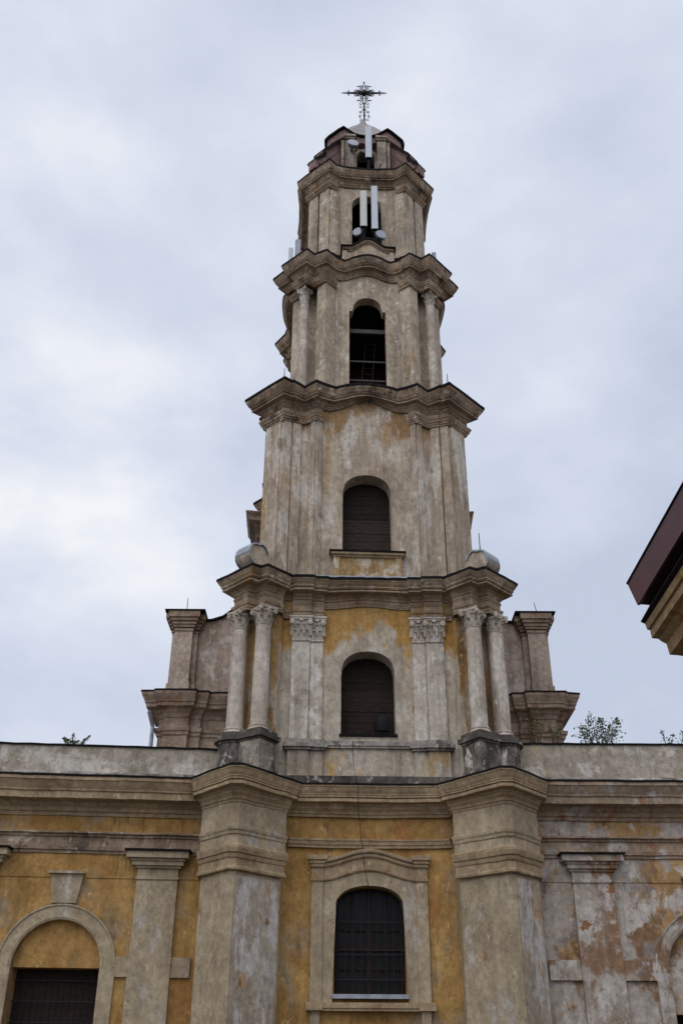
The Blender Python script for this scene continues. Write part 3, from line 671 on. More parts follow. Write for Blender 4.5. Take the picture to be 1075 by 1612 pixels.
for su in (-1, 1):
    for i, t0, t1, th in ((6, 0.12, 0.98, 0.05), (7, 0.08, 0.55, 0.05), (10, 0.05, 0.97, 0.05), (12, 0.1, 0.95, 0.06)):
        a, b = on(W2h, i, t0), on(W2h, i, t1); strip(S2, (su*a[0], a[1]), (su*b[0], b[1]), th, 14.7, 20.74, M['stage3'])
    strip(S2, (su*2.76, 3.24), (su*3.24, 2.76), 0.05, 14.7, 20.74, M['stage3'])
# boarded opening, sill panel
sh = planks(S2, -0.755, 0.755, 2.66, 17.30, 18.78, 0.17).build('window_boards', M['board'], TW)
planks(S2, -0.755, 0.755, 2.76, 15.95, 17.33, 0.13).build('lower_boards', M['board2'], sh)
mb = MB(); mb.box(-1.02, 1.02, 3.1, 3.30, 14.8, 15.72, S2)
for s in (-1, 1): mb.box(*(sorted((s*0.84, s*1.03))), 3.1, 3.35, 14.8, 15.72, S2)
pn = mb.build('sill_panel', M['faded'], TW)
mb = MB()
for e, v, z0, z1 in ((1.05, 3.38, 15.72, 15.78), (1.12, 3.45, 15.78, 15.85)): mb.box(-e, e, 3.1, v, z0, z1, S2)
mb.build('panel_cap', M['corn0'], pn)
mb = MB(); mb.box(-1.16, 1.16, 2.95, 3.49, 15.855, 15.90, S2); mb.build('panel_flashing', M['flash'], pn)

# diagonal scroll buttresses
def buttress(T, su, sv, prof, ht, mat, mat_top, name, top_from=0, top_to=None, ov=0.05):
    """solid slab standing on the diagonal: prof = (r, z) outline, ht = half thickness"""
    k = 1/sqrt(2)
    P = lambda r, q, z: T(su*(r*k-q*k), sv*(r*k+q*k), z)
    n = len(prof); mb = MB()
    mb.add([P(r, -ht, z) for r, z in prof]+[P(r, ht, z) for r, z in prof],
           [tuple(range(n)), tuple(range(n, 2*n))[::-1]]+[(i, (i+1) % n, n+(i+1) % n, n+i) for i in range(n)])
    b = mb.build(name, mat, TW, 30)
    tp = prof[top_from:top_to]
    mb = MB(); rows = []
    for q, dz in ((-ht-ov, -ov*0.8), (-ht-ov, 0.015), (ht+ov, 0.015), (ht+ov, -ov*0.8)):
        row = []
        for i, (r, z) in enumerate(tp):
            a, c = tp[max(0, i-1)], tp[min(len(tp)-1, i+1)]
            dx, dzz = c[0]-a[0], c[1]-a[1]; l = sqrt(dx*dx+dzz*dzz) or 1
            nx, nz = -dzz/l, dx/l
            if nz < 0 and abs(nz) > 0.3: nx, nz = -nx, -nz
            row.append(P(r+nx*dz, q, z+nz*dz))
        rows.append(row)
    mb.grid(rows); mb.build('scroll_flashing', mat_top, b)
    return b
vol = [(3.95, 15.85), (4.10, 15.56), (4.24, 15.44), (4.38, 15.50), (4.50, 15.70), (4.62, 15.88), (4.76, 15.94), (4.92, 15.88)]
vol += [(4.97+0.30*cos(a), 15.54+0.34*sin(a)) for a in [radians(x) for x in (75, 50, 25, 0, -25, -50, -75)]]
vol += [(4.9, 14.7), (3.95, 14.7)]
for su, sv in ((-1, 1), (1, 1)):
    buttress(S2, su, sv, vol, 0.27, M['stage3'], M['zinc'], 'scroll_buttress', 4, len(vol)-2)

# ---- belfry storey --------------------------------------------------
W3h = [(0, 2.34), (0.3, 2.34), (0.6, 2.34), (1.0, 2.33), (1.02, 2.33), (1.16, 2.37), (1.19, 2.43), (1.54, 2.74), (1.84, 2.44), (1.85, 1.86), (1.95, 1.80)]
E3_0 = [(0, 2.40), (0.2, 2.40), (0.4, 2.40), (0.6, 2.39), (0.78, 2.38), (0.92, 2.38), (1.14, 2.44), (1.54, 2.79), (1.95, 2.45), (2.25, 2.66)]
E3_1 = [(0, 2.86), (0.2, 2.85), (0.4, 2.83), (0.58, 2.79), (0.72, 2.73), (0.84, 2.68), (1.10, 2.78), (1.52, 3.20), (1.98, 2.94), (2.25, 3.20)]
A3 = [0.30*(0.5+0.5*cos(pi*min(1, u/0.92))) for u, v in E3_0]
def top3(x):
    x = abs(x)
    return 26.42 if x > 0.53 else 26.52+0.55*max(0, 1-(x/0.53)**2.1)**(1/2.1)
mb = MB(); wall(mb, S3, four(W3h), 22.0, 28.4, (0.66, 22.95, top3), closed=True, depth=0.38)
mb.build('belfry_wall', M['upper'], TW)
P0, P1, A = four(E3_0, 0.2), four(E3_1, 0.34), arch4(E3_0, A3)
prof3 = [(-.15, 27.86), (0.05, 27.86), (0.08, 27.92), (0.14, 27.93), (0.18, 27.99), (0.30, 28.06), (0.36, 28.09), (0.64, 28.11), (0.65, 28.22), (0.71, 28.23), (0.71, 28.26), (0.80, 28.30), (0.92, 28.42), (0.985, 28.49), (0.985, 28.56), (0.9, 28.58)]
prof3 = [(t, z, 1-0.5*max(0, t)) for t, z in prof3]
mb = MB(); sweep(mb, S3, P0, P1, fine(prof3), True, A); mb.build('storey_cornice', M['corn'], TW)
mb = MB(); roof_rows(mb, S3, P0, P1, 28.58, 0.5, True, A, 0.5); mb.build('cornice_flashing', M['flash'], TW)
corner_arch(S3, E3_0, E3_1, 6, [(-.2, 27.40), (0.05, 27.40), (0.07, 27.46), (0.12, 27.47), (0.13, 27.53), (0.20, 27.54), (0.22, 27.61), (0.28, 27.64), (0.32, 27.71), (0.02, 27.74), (0.0, 27.75), (0.0, 27.89)], M['corn'])
for su, sv in ((-1, 1), (1, 1), (1, -1), (-1, -1)):
    column(TW, S3, su*2.30, sv*2.30, 0.165, 22.3, 26.78, 27.42, M['col'], radians(45+3.7))
# louvre bars and near-black slabs painting the belfry's darkness
mb = MB(); mb.box(-0.7, 0.7, 1.86, 1.98, 25.70, 25.88, S3); tw_b = mb.build('belfry_beam', M['wood'], TW)
for z in (24.30, 23.45):
    mb = MB(); mb.box(-0.7, 0.7, 1.98, 2.04, z, z+0.06, S3); mb.build('guard_rail', M['wood'], TW)
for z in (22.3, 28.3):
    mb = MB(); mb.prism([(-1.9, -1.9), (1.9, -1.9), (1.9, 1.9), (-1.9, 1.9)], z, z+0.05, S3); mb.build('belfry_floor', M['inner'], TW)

# ---- upper storey ---------------------------------------------------
W4h = [(0, 1.93), (0.3, 1.93), (0.6, 1.93), (0.85, 1.94), (1.05, 1.98), (1.10, 1.99), (1.13, 2.05), (1.42, 2.18)]
E4_0 = [(0, 1.99), (0.3, 1.99), (0.6, 1.99), (0.85, 2.0), (1.06, 2.03), (1.12, 2.10), (1.50, 2.34)]
E4_1 = [(0, 2.38), (0.3, 2.38), (0.6, 2.40), (0.85, 2.42), (1.08, 2.45), (1.20, 2.50), (1.53, 2.79)]
w4p = []
for u, v in four(W4h): w4p.append((u, v))
mb = MB(); wall(mb, S4, w4p, 28.7, 33.75, (0.58, 29.6, arched_top(0.58, 32.35, 0.55, 2.1)), closed=True, depth=0.35)
mb.build('upper_storey_wall', M['upper'], TW)
# twin strips on the chamfers
k = 1/sqrt(2)
for su, sv in ((-1, 1), (1, 1), (1, -1), (-1, -1)):
    D = lambda q, r, z, su=su, sv=sv: S4(su*(r*k+q*k), sv*(r*k-q*k), z)
    if sv > 0: strip(S4, (su*1.13, 2.055), (su*1.47, 2.215), 0.05, 28.8, 32.9, M['upper'], 'corner_strip')
    for q0, q1 in ((-0.54, -0.06), (0.06, 0.54)):
        mb = MB(); mb.box(q0, q1, 2.4, 2.70, 28.8, 32.9, D); mb.build('corner_strip', M['upper'], TW)
P0, P1 = four(E4_0, 0.2), four(E4_1, 0.32)
prof4 = [(-.15, 33.30), (0.05, 33.30), (0.08, 33.36), (0.16, 33.37), (0.22, 33.44), (0.38, 33.50), (0.40, 33.53), (0.66, 33.55), (0.67, 33.64), (0.73, 33.65), (0.73, 33.68), (0.82, 33.73), (0.93, 33.84), (0.985, 33.90), (0.985, 33.96), (0.9, 33.98)]
mb = MB(); sweep(mb, S4, P0, P1, fine(prof4), True); mb.build('storey_cornice', M['corn'], TW)
mb = MB(); roof_rows(mb, S4, P0, P1, 33.98, 0.35, True); mb.build('cornice_flashing', M['flash'], TW)
corner_arch(S4, E4_0, E4_1, 5, [(-.2, 32.88), (0.05, 32.88), (0.07, 32.94), (0.13, 32.95), (0.15, 33.02), (0.24, 33.04), (0.28, 33.12), (0.02, 33.15), (0.02, 33.33)], M['corn'])
mb = MB(); p1_ = [(u*1.09, v*1.09) for u, v in four(W4h)]
mb.grid([[S4(*lp, z) for lp in [(lerp(a[0], b[0], t), lerp(a[1], b[1], t)) for a, b in zip(four(W4h), p1_)]] for t, z in ((0.7, 28.7), (0.7, 29.12), (1.0, 29.2), (1.1, 29.26))], True); pl_ = mb.build('storey_plinth', M['corn'], TW)
mb = MB(); mb.grid([[S4(*lp, z) for lp in [(lerp(a[0], b[0], t), lerp(a[1], b[1], t)) for a, b in zip(four(W4h), p1_)]] for t, z in ((1.0, 29.25), (1.25, 29.25), (1.25, 29.33), (-0.1, 29.45))], True); mb.build('plinth_flashing', M['flash'], pl_)
# curved gablet in front of the opening
mb = MB()
def gab(u):
    u = abs(u); return 29.40 if u > 0.72 else 29.40+0.42*(0.5+0.5*cos(pi*u/0.72))
us = [-0.95+1.9*i/30 for i in range(31)]
rows = [[S4(u, v, z(u)) for u in us] for v, z in ((2.0, lambda u: gab(u)-0.02), (2.50, lambda u: gab(u)-0.02), (2.50, lambda u: 28.7))]
mb.grid(rows)
for s in (-1, 1): mb.add([S4(s*0.95, 2.0, 28.7), S4(s*0.95, 2.5, 28.7), S4(s*0.95, 2.5, 29.38), S4(s*0.95, 2.0, 29.38)], [(0, 1, 2, 3)])
for s in (-1, 1): mb.box(*(sorted((s*0.80, s*0.975))), 2.0, 2.55, 28.7, 29.38, S4)
gb = mb.build('gablet', M['upper'], TW)
mb = MB()
rows = [[S4(u*1.02, v, gab(u)-0.19+dz) for u in us] for v, dz in ((2.45, 0), (2.54, 0), (2.56, 0.05), (2.60, 0.06), (2.62, 0.16), (2.45, 0.17))]
mb.grid(rows); mb.build('gablet_moulding', M['corn'], gb)
mb = MB()
us2 = [-1.04+2.08*i/30 for i in range(31)]
rows = [[S4(u, v, gab(u)+dz) for u in us2] for v, dz in ((1.95, 0.06), (2.66, 0.045), (2.68, -0.03), (2.6, -0.035), (1.95, -0.01))]
mb.grid(rows); mb.build('gablet_flashing', M['flash'], gb)

# ---- lantern ---------------------------------------------------------
LWh = [(0, 1.25), (0.3, 1.25), (0.47, 1.25), (0.48, 1.66), (0.86, 1.66), (0.87, 1.35), (1.15, 1.25)]
mb = MB(); wall(mb, SL, four(LWh), 34.0, 36.95, (0.42, 34.3, arched_top(0.42, 35.65, 0.42, 2.0)), closed=True, depth=0.3)
mb.build('lantern_wall', M['lantp'], TW)
mb = MB()
for s in (-1, 1):
    mb = MB(); mb.box(*(sorted((s*0.45, s*0.87))), 1.5, 1.72, 36.62, 36.72, SL); mb.box(*(sorted((s*0.42, s*0.90))), 1.5, 1.77, 36.72, 36.84, SL)
    mb.build('pier_cap', M['lantp'], TW)
    mb = MB(); mb.box(*(sorted((s*0.90, s*1.02))), 1.35, 1.60, 34.0, 36.6, SL); mb.build('pier_strip', M['lantp'], TW)
mb = MB()                                    # archivolt
for i in range(16):
    a0, a1 = pi*i/16, pi*(i+1)/16
    vs = []
    for v in (1.2, 1.60):
        for a, r in ((a0, 0.38), (a1, 0.38), (a1, 0.475), (a0, 0.475)): vs.append(SL(r*cos(a), v, 35.65+r*sin(a)))
    mb.add(vs, [(4, 5, 6, 7), (0, 1, 5, 4), (3, 7, 6, 2)])
for sg in (-1, 1): mb.box(*(sorted((sg*0.38, sg*0.475))), 1.2, 1.60, 34.0, 35.65, SL)
mb.build('lantern_arch', M['lantp'], TW)
# eave band and ogee roof with lifted brows
LEh = [(0, 1.70, 0.0), (0.25, 1.70, 0.02), (0.5, 1.71, 0.12), (0.75, 1.72, 0.33), (0.94, 1.74, 0.48), (1.15, 1.70, 0.34), (1.38, 1.65, 0.14), (1.58, 1.58, 0.0)]
full = [(-u, v, l) for u, v, l in LEh[::-1]][:-1]+LEh
ring = []
for q in range(4):
    for u, v, l in full[:-1]:
        for _ in range(q): u, v = v, -u
        ring.append((u, v, l))
mb = MB()
mb.grid([[SL(u*s, v*s, z+l*kk) for u, v, l in ring] for s, z, kk in ((0.6, 36.55, 0), (0.93, 36.50, 0.75), (0.93, 36.84, 1.0))], True)
mb.build('lantern_fascia', M['lant'], TW)
mb = MB()
mb.grid([[SL(u*s, v*s, z+l) for u, v, l in ring] for s, z in ((0.9, 36.83), (1.0, 36.84), (1.0, 36.90), (0.95, 36.93))], True)
mb.build('lantern_eave', M['flash'], TW)
mb = MB()
rows = [[SL(u*s, v*s, z+l*kk) for u, v, l in ring] for s, z, kk in ((0.96, 36.93, 1.0), (0.86, 37.1, 0.85), (0.74, 37.43, 0.55), (0.60, 37.95, 0.3), (0.46, 38.48, 0.12), (0.33, 38.92, 0.05), (0.21, 39.25, 0), (0.11, 39.56, 0), (0.045, 39.95, 0))]
mb.grid(rows, True); mb.poly(rows[-1]); mb.build('lantern_roof', M['roofm'], TW, 45)
lv = [(1.2, 37.3), (1.6, 37.05), (1.9, 36.66), (2.2, 36.18), (2.5, 35.72), (2.72, 35.40), (2.73, 35.24), (2.60, 35.20), (2.66, 35.10), (2.9, 34.84), (2.91, 34.74), (3.08, 34.62), (3.14, 34.45), (3.14, 34.0), (1.2, 34.0)]
for su, sv in ((-1, 1), (1, 1), (1, -1), (-1, -1)):
    k_ = 1/sqrt(2); mb = MB()
    mb.tube([SL(su*r*k_, sv*r*k_, z) for r, z in ((1.75, 36.2), (2.1, 35.72), (2.45, 35.16), (2.75, 34.66), (2.93, 34.3))], [0.20, 0.22, 0.24, 0.25, 0.25], 14); mb.build('scroll_roll', M['lant'], TW, 50)
    buttress(SL, su, sv, lv, 0.19, M['lant'], M['flash'], 'scroll_buttress', 0, len(lv)-2, 0.10)

# ================================================================== cross
CX = SL(0.0, 0, 0); cx, cy = 0.93, AY
cr_ = thing('iron_cross', 'ornate black wrought iron cross on top of the tower roof', 'cross', (cx, cy, 39.9))
mb = MB()
CR = lambda x, z: (cx+x, cy, z)
mb.tube([CR(0, 39.85), CR(0, 40.15), CR(0, 41.2)], [0.055, 0.042, 0.042], 8); mb.build('shaft', M['iron'], cr_)
mb = MB()
for dz in (-0.07, 0.07): mb.tube([CR(-0.76, 41.95+dz*0.6), CR(0.76, 41.95+dz*0.6)], 0.024, 6)
mb.tube([CR(-0.62, 41.95), CR(0.62, 41.95)], 0.04, 6)
for dx in (-0.055, 0.055): mb.tube([CR(dx, 41.2), CR(dx, 42.52)], 0.018, 6)
mb.build('cross_bars', M['iron'], cr_)
def curl(mb, c, r0, a0, turns, sgn=1, rad=0.016, zr=1.0):
    pts = []
    n = int(14*turns)+4
    for i in range(n):
        t = i/(n-1); a = a0+sgn*2*pi*turns*t; r = r0*(1-0.72*t)
        pts.append(CR(c[0]+r*cos(a), c[1]+zr*r*sin(a)))
    mb.tube(pts, rad, 5)
zc = 41.95
bo = MB(); bo.lathe((cx, cy), [(0.03, zc-0.13), (0.13, zc-0.08), (0.16, zc), (0.13, zc+0.08), (0.03, zc+0.13)], 12); bo.build('boss', M['iron'], cr_, 40)
def knot(mb, x, z, dx, dz):        # bud with three prongs at an arm end
    mb.tube([CR(x+0.07*cos(2*pi*i/10)*(1.3 if dx else 0.7), z+0.07*sin(2*pi*i/10)*(0.7 if dx else 1.3)) for i in range(11)], 0.02, 5)
    mb.tube([CR(x+dx*0.06, z+dz*0.06), CR(x+dx*0.24, z+dz*0.24)], [0.022, 0.010], 5)
    mb.tube([CR(x+dx*0.15-dz*0.05, z+dz*0.15-dx*0.05), CR(x+dx*0.15+dz*0.05, z+dz*0.15+dx*0.05)], 0.02, 5)
for s in (-1, 1):
    mb = MB()
    mb.tube([CR(s*0.72, zc-0.10), CR(s*0.68, zc), CR(s*0.72, zc+0.10), CR(s*0.76, zc), CR(s*0.72, zc-0.10)], 0.018, 5)
    for q in (-1, 1): mb.tube([CR(s*0.72, zc+q*0.09), CR(s*0.72, zc+q*0.17)], 0.02, 5); mb.tube([CR(s*0.67, zc+q*0.145), CR(s*0.77, zc+q*0.145)], 0.015, 5)
    knot(mb, s*0.83, zc, s, 0); mb.build('arm_finial', M['iron'], cr_)
    for x, z in ((0.12, 42.42), (0.13, 41.42)):
        mb = MB(); knot(mb, s*x, z, s, 0); mb.build('bud', M['iron'], cr_)
    mb = MB(); mb.tube([CR(s*0.03, 41.53), CR(s*0.10, 41.60), CR(s*0.16, 41.56)], 0.03, 5); mb.build('leaf_scroll', M['iron'], cr_)
mb = MB(); mb.tube([CR(-0.055, 42.5), CR(0, 42.62), CR(0.055, 42.5)], 0.018, 5); mb.tube([CR(0, 42.6), CR(0, 42.78)], 0.02, 5); mb.tube([CR(-0.06, 42.70), CR(0.06, 42.70)], 0.018, 5); mb.build('top_finial', M['iron'], cr_)
for sx in (-1, 1):
    for sz in (-1, 1):
        mb = MB(); mb.tube([CR(sx*0.07, zc+sz*0.06), CR(sx*0.22, zc+sz*0.13), CR(sx*0.36, zc+sz*0.22)], [0.04, 0.05, 0.022], 5); mb.build('ray', M['iron'], cr_)
        for c, r, a0, tn, sg in (((sx*0.33, zc+sz*0.20), 0.10, pi/2*(1-sx)+sx*sz*0.6, 0.9, -sx*sz), ((sx*0.30, zc+sz*0.09), 0.07, 0 if sx > 0 else pi, 1.0, sx*sz),
                (((sx*0.16), zc+sz*0.28), 0.08, 0 if sx < 0 else pi, 0.9, -sx*sz), ((sx*0.46, zc+sz*0.10), 0.07, pi/2*sz, 0.8, sx*sz), ((sx*0.07, zc+sz*0.18), 0.07, 0 if sx > 0 else pi, 0.9, sx*sz)):
            mb = MB(); curl(mb, c, r, a0, tn, sg); mb.build('scroll', M['iron'], cr_)
mb = MB()
for s in (-1, 1):
    for z, r in ((41.18, 0.10), (40.95, 0.09)): curl(mb, (s*0.14, z), r, pi/2, 1.0, -s, 0.014)
    pts = [CR(s*(0.02+0.24*sin(pi*t)**0.8*(1-0.35*t)+0.03*sin(9*t)), 40.02+0.75*t) for t in [i/16 for i in range(17)]]
    mb.tube(pts, 0.014, 5)
    curl(mb, (s*0.17, 40.62), 0.09, 0 if s < 0 else pi, 0.9, s, 0.013); curl(mb, (s*0.18, 40.30), 0.08, pi/2, 0.9, -s, 0.013); curl(mb, (s*0.17, 40.04), 0.07, pi/2, 0.9, s, 0.013)
for z, h in ((41.25, 0.09), (40.8, 0.08), (40.38, 0.09)): mb.tube([CR(-h, z), CR(h, z)], 0.018, 5)
mb.build('foot_scrolls', M['iron'], cr_)

# ================================================================== antennas
def panel(x, y, z0, z1, wd, mat, label, tilt=0.0, pole_down=0.75):
    r = thing('panel_antenna', label, 'antenna', (x, y, z0-pole_down), 'panel antennas on the upper tower')
    mb = MB()
    pts = [(x+wd/2*px, y+py*0.13) for px, py in ((-1, 0.5), (-1, -0.35), (-0.8, -0.62), (0.8, -0.62), (1, -0.35), (1, 0.5))]
    mb.prism(pts, z0, z1); rd = mb.build('radome', mat, r)
    mb = MB(); mb.prism([(x+wd/2*px*0.92, y+py*0.12) for px, py in ((-1, 0.4), (-1, -0.5), (1, -0.5), (1, 0.4))], z0-0.04, z0+0.001); mb.build('end_cap', M['black'], rd)
    mb = MB(); mb.tube([(x, y+0.20, z0-pole_down), (x, y+0.20, z1-0.1)], 0.035, 8); mb.build('pole', M['galv'], r)
    for z in (z0+0.15, z1-0.3):
        mb = MB(); mb.box(x-0.06, x+0.06, y+0.03, y+0.24, z, z+0.07); mb.build('bracket', M['galv'], r)
    mb = MB()
    for i in range(4):
        dx = (i-1.5)*wd*0.24
        mb.tube([(x+dx, y, z0-0.02), (x+dx*0.9, y+0.01, z0-0.16), (x+dx*0.6, y+0.10, z0-0.32), (x+dx*0.5, y+0.16, z0-pole_down)], 0.017, 6)
    mb.build('feeder_cables', M['black'], r)
panel(0.79, 27.45, 30.68, 32.62, 0.275, M['cream'], 'cream panel antenna, left one of two in front of the arched upper opening')
panel(1.22, 27.42, 30.50, 32.86, 0.26, M['white'], 'grey white panel antenna, right and taller of two before the arched opening')
panel(1.03, 27.75, 34.95, 36.85, 0.27, M['white'], 'grey white panel antenna in front of the topmost lantern arch')
panel(-2.05, 28.4, 29.75, 30.45, 0.16, M['white'], 'short pale panel antenna at the left edge of the upper storey', pole_down=0.5)
panel(3.62, 28.9, 29.9, 30.75, 0.16, M['galv'], 'short grey panel antenna at the right edge of the upper storey', pole_down=0.6)
panel(-1.78, 28.6, 29.9, 31.1, 0.24, M['galv'], 'dark grey panel antenna beside the left wall of the upper storey', pole_down=0.7)
def dish(c, r, d, label, back):
    t = thing('dish_antenna', label, 'antenna', c, 'small dish antennas on the upper tower')
    c = Vector(c); d = Vector(d).normalized(); a = d.cross(Vector((0, 0, 1))).normalized(); b = a.cross(d)
    mb = MB(); rows = []
    for rr, h in ((0.02, 0.012), (0.6, 0.012), (0.95, 0.008), (1.0, -0.01), (1.0, -0.03)):
        rows.append([c+(a*cos(q)+b*sin(q))*r*rr+d*h*(r/0.22) for q in [2*pi*i/24 for i in range(24)]])
    mb.grid(rows, True); mb.poly(rows[0]); mb.poly(rows[-1]); mb.build('radome', M['dishm'], t, 35)
    mb = MB(); rows = [[c+(a*cos(q)+b*sin(q))*r*rr+d*h*(r/0.22) for q in [2*pi*i/24 for i in range(24)]] for rr, h in ((0.97, -0.031), (0.97, -0.12), (0.8, -0.17), (0.3, -0.24), (0.02, -0.25))]
    mb.grid(rows, True); mb.poly(rows[-1]); mb.build('drum', M['galv'], t, 35)
    mb = MB(); mb.box(c.x-d.x*0.33-0.07, c.x-d.x*0.33+0.07, c.y-d.y*0.33-0.07, c.y-d.y*0.33+0.07, c.z-0.1, c.z+0.1); mb.build('receiver', M['galv'], t)
    mb = MB(); mb.tube([c-d*0.2, Vector(back)], 0.028, 6); mb.build('arm', M['galv'], t)
dish((0.55, 27.55, 30.55), 0.20, (-0.35, -1, 0.0), 'white dish antenna at the left foot of the paired panels', (0.79, 27.65, 30.3))
dish((1.46, 27.45, 30.30), 0.215, (0.38, -1, 0.03), 'white dish antenna at the right foot of the paired panels', (1.22, 27.62, 30.2))
dish((0.40, 27.75, 35.93), 0.24, (0.2, -1, 0.22), 'white dish antenna left of the lantern panel on a slanted arm', (1.03, 27.95, 35.45))

# ladder inside the belfry
ld = thing('ladder', 'steel ladder leaning inside the dark belfry opening', 'ladder', S3(0.05, 1.5, 22.4))
for s in (0, 1):
    mb = MB(); mb.tube([S3(-0.30+0.40*s, 1.7, 22.4), S3(0.02+0.36*s, 0.9, 26.2)], 0.018, 6); mb.build('rail', M['board2'], ld)
for i in range(11):
    t = (i+0.6)/11; mb = MB(); mb.tube([S3(-0.30+0.32*t, 1.7-0.8*t, 22.4+3.8*t), S3(0.10+0.28*t, 1.7-0.8*t, 22.4+3.8*t)], 0.012, 6); mb.build('rung', M['board2'], ld)
# dark floodlight on the boarded window sill
fl = thing('floodlight', 'dark rounded floodlight on the sill of the boarded lower window', 'lamp', S1(0.37, 3.6, 10.15))
mb = MB(); c = S1(0.37, 3.60, 0); mb.lathe(c[:2], [(0.10, 10.16), (0.19, 10.22), (0.215, 10.40), (0.20, 10.55), (0.12, 10.66), (0.02, 10.70)], 18); mb.build('housing', M['black'], fl, 40)
mb = MB(); mb.box(0.22, 0.52, 3.5, 3.7, 10.15, 10.175, S1); mb.build('foot', M['iron'], fl)

# lightning rods
def rod(p, h, label, lean=0.0):
    mb = MB(); mb.tube([p, (p[0]+lean, p[1], p[2]+h)], [0.017, 0.011], 5); o = mb.build('lightning_rod', M['iron']); tag(o, label, 'lightning rod', 'lightning rods')
rod(S2(-2.72, 3.9, 21.96), 0.45, 'short iron rod on the left tip of the cornice below the belfry')
rod(S2(2.66, 3.9, 21.96), 0.45, 'short iron rod on the right tip of the cornice below the belfry')
rod(S2(-3.45, 3.75, 15.9), 0.75, 'thin iron rod on the left scroll buttress')
rod(S2(3.35, 3.75, 15.9), 0.55, 'thin iron rod on the right scroll buttress')
rod((-5.70, 33.6, 17.2), 0.55, 'thin iron rod on the left gable pier')
rod((7.28, 33.6, 17.1), 0.55, 'slightly leaning iron rod on the right gable pier', -0.1)

# cable down the facade
mb = MB()
cp = [(-0.42, 3.83, 9.9), (-0.40, 3.86, 9.3), (-0.33, 3.96, 8.72), (-0.31, 4.27, 8.66), (-0.30, 4.265, 8.5), (-0.29, 4.2, 8.2), (-0.27, 3.86, 7.95), (-0.22, 3.72, 7.6), (-0.20, 3.84, 7.3), (-0.17, 3.74, 7.0), (-0.16, 3.92, 6.9), (-0.12, 3.86, 6.55), (-0.05, 3.78, 6.3), (0.0, 3.74, 6.15)]
mb.tube([S0(*p) for p in cp], 0.0085, 5); o = mb.build('cable', M['black']); tag(o, 'thin black cable hanging down the yellow wall to the barred window', 'cable')

# ================================================================== rear gable
GB = thing('rear_gable', 'stepped baroque gable of pinkish worn plaster rising behind the bell tower', 'gable', (0.71, 34.0, 0))
GX = 0.71
def gbox(mb, x0, x1, y0, y1, z0, z1): mb.box(GX+x0, GX+x1, y0, y1, z0, z1)
out = [(-6.35, 11.0), (-6.35, 16.3), (-5.85, 16.95), (-5.5, 16.98), (-5.1, 17.12), (-4.7, 17.45), (-4.3, 18.0), (-4.0, 18.9), (-3.85, 20.3), (-3.6, 21.0), (-3.2, 21.6), (-2.0, 22.6), (0, 23.2)]
out = out+[(-x, z) for x, z in out[::-1][1:]]
mb = MB(); mb.extrude([(GX+x, 34.0, z) for x, z in out], (0, 1.2, 0)); mb.build('gable_wall', M['gable'], GB)
mb = MB()
tp = [(x, z) for x, z in out if z > 16.9 and x < 0 and x > -5.9 and z < 20.5]
for sg in (-1, 1):
    mb.grid([[(GX-sg*x, y, z+dz) for x, z in tp] for y, dz in ((34.0, -0.02), (33.86, -0.03), (33.86, 0.04), (35.25, 0.05))])
mb.build('gable_flashing', M['flash'], GB)
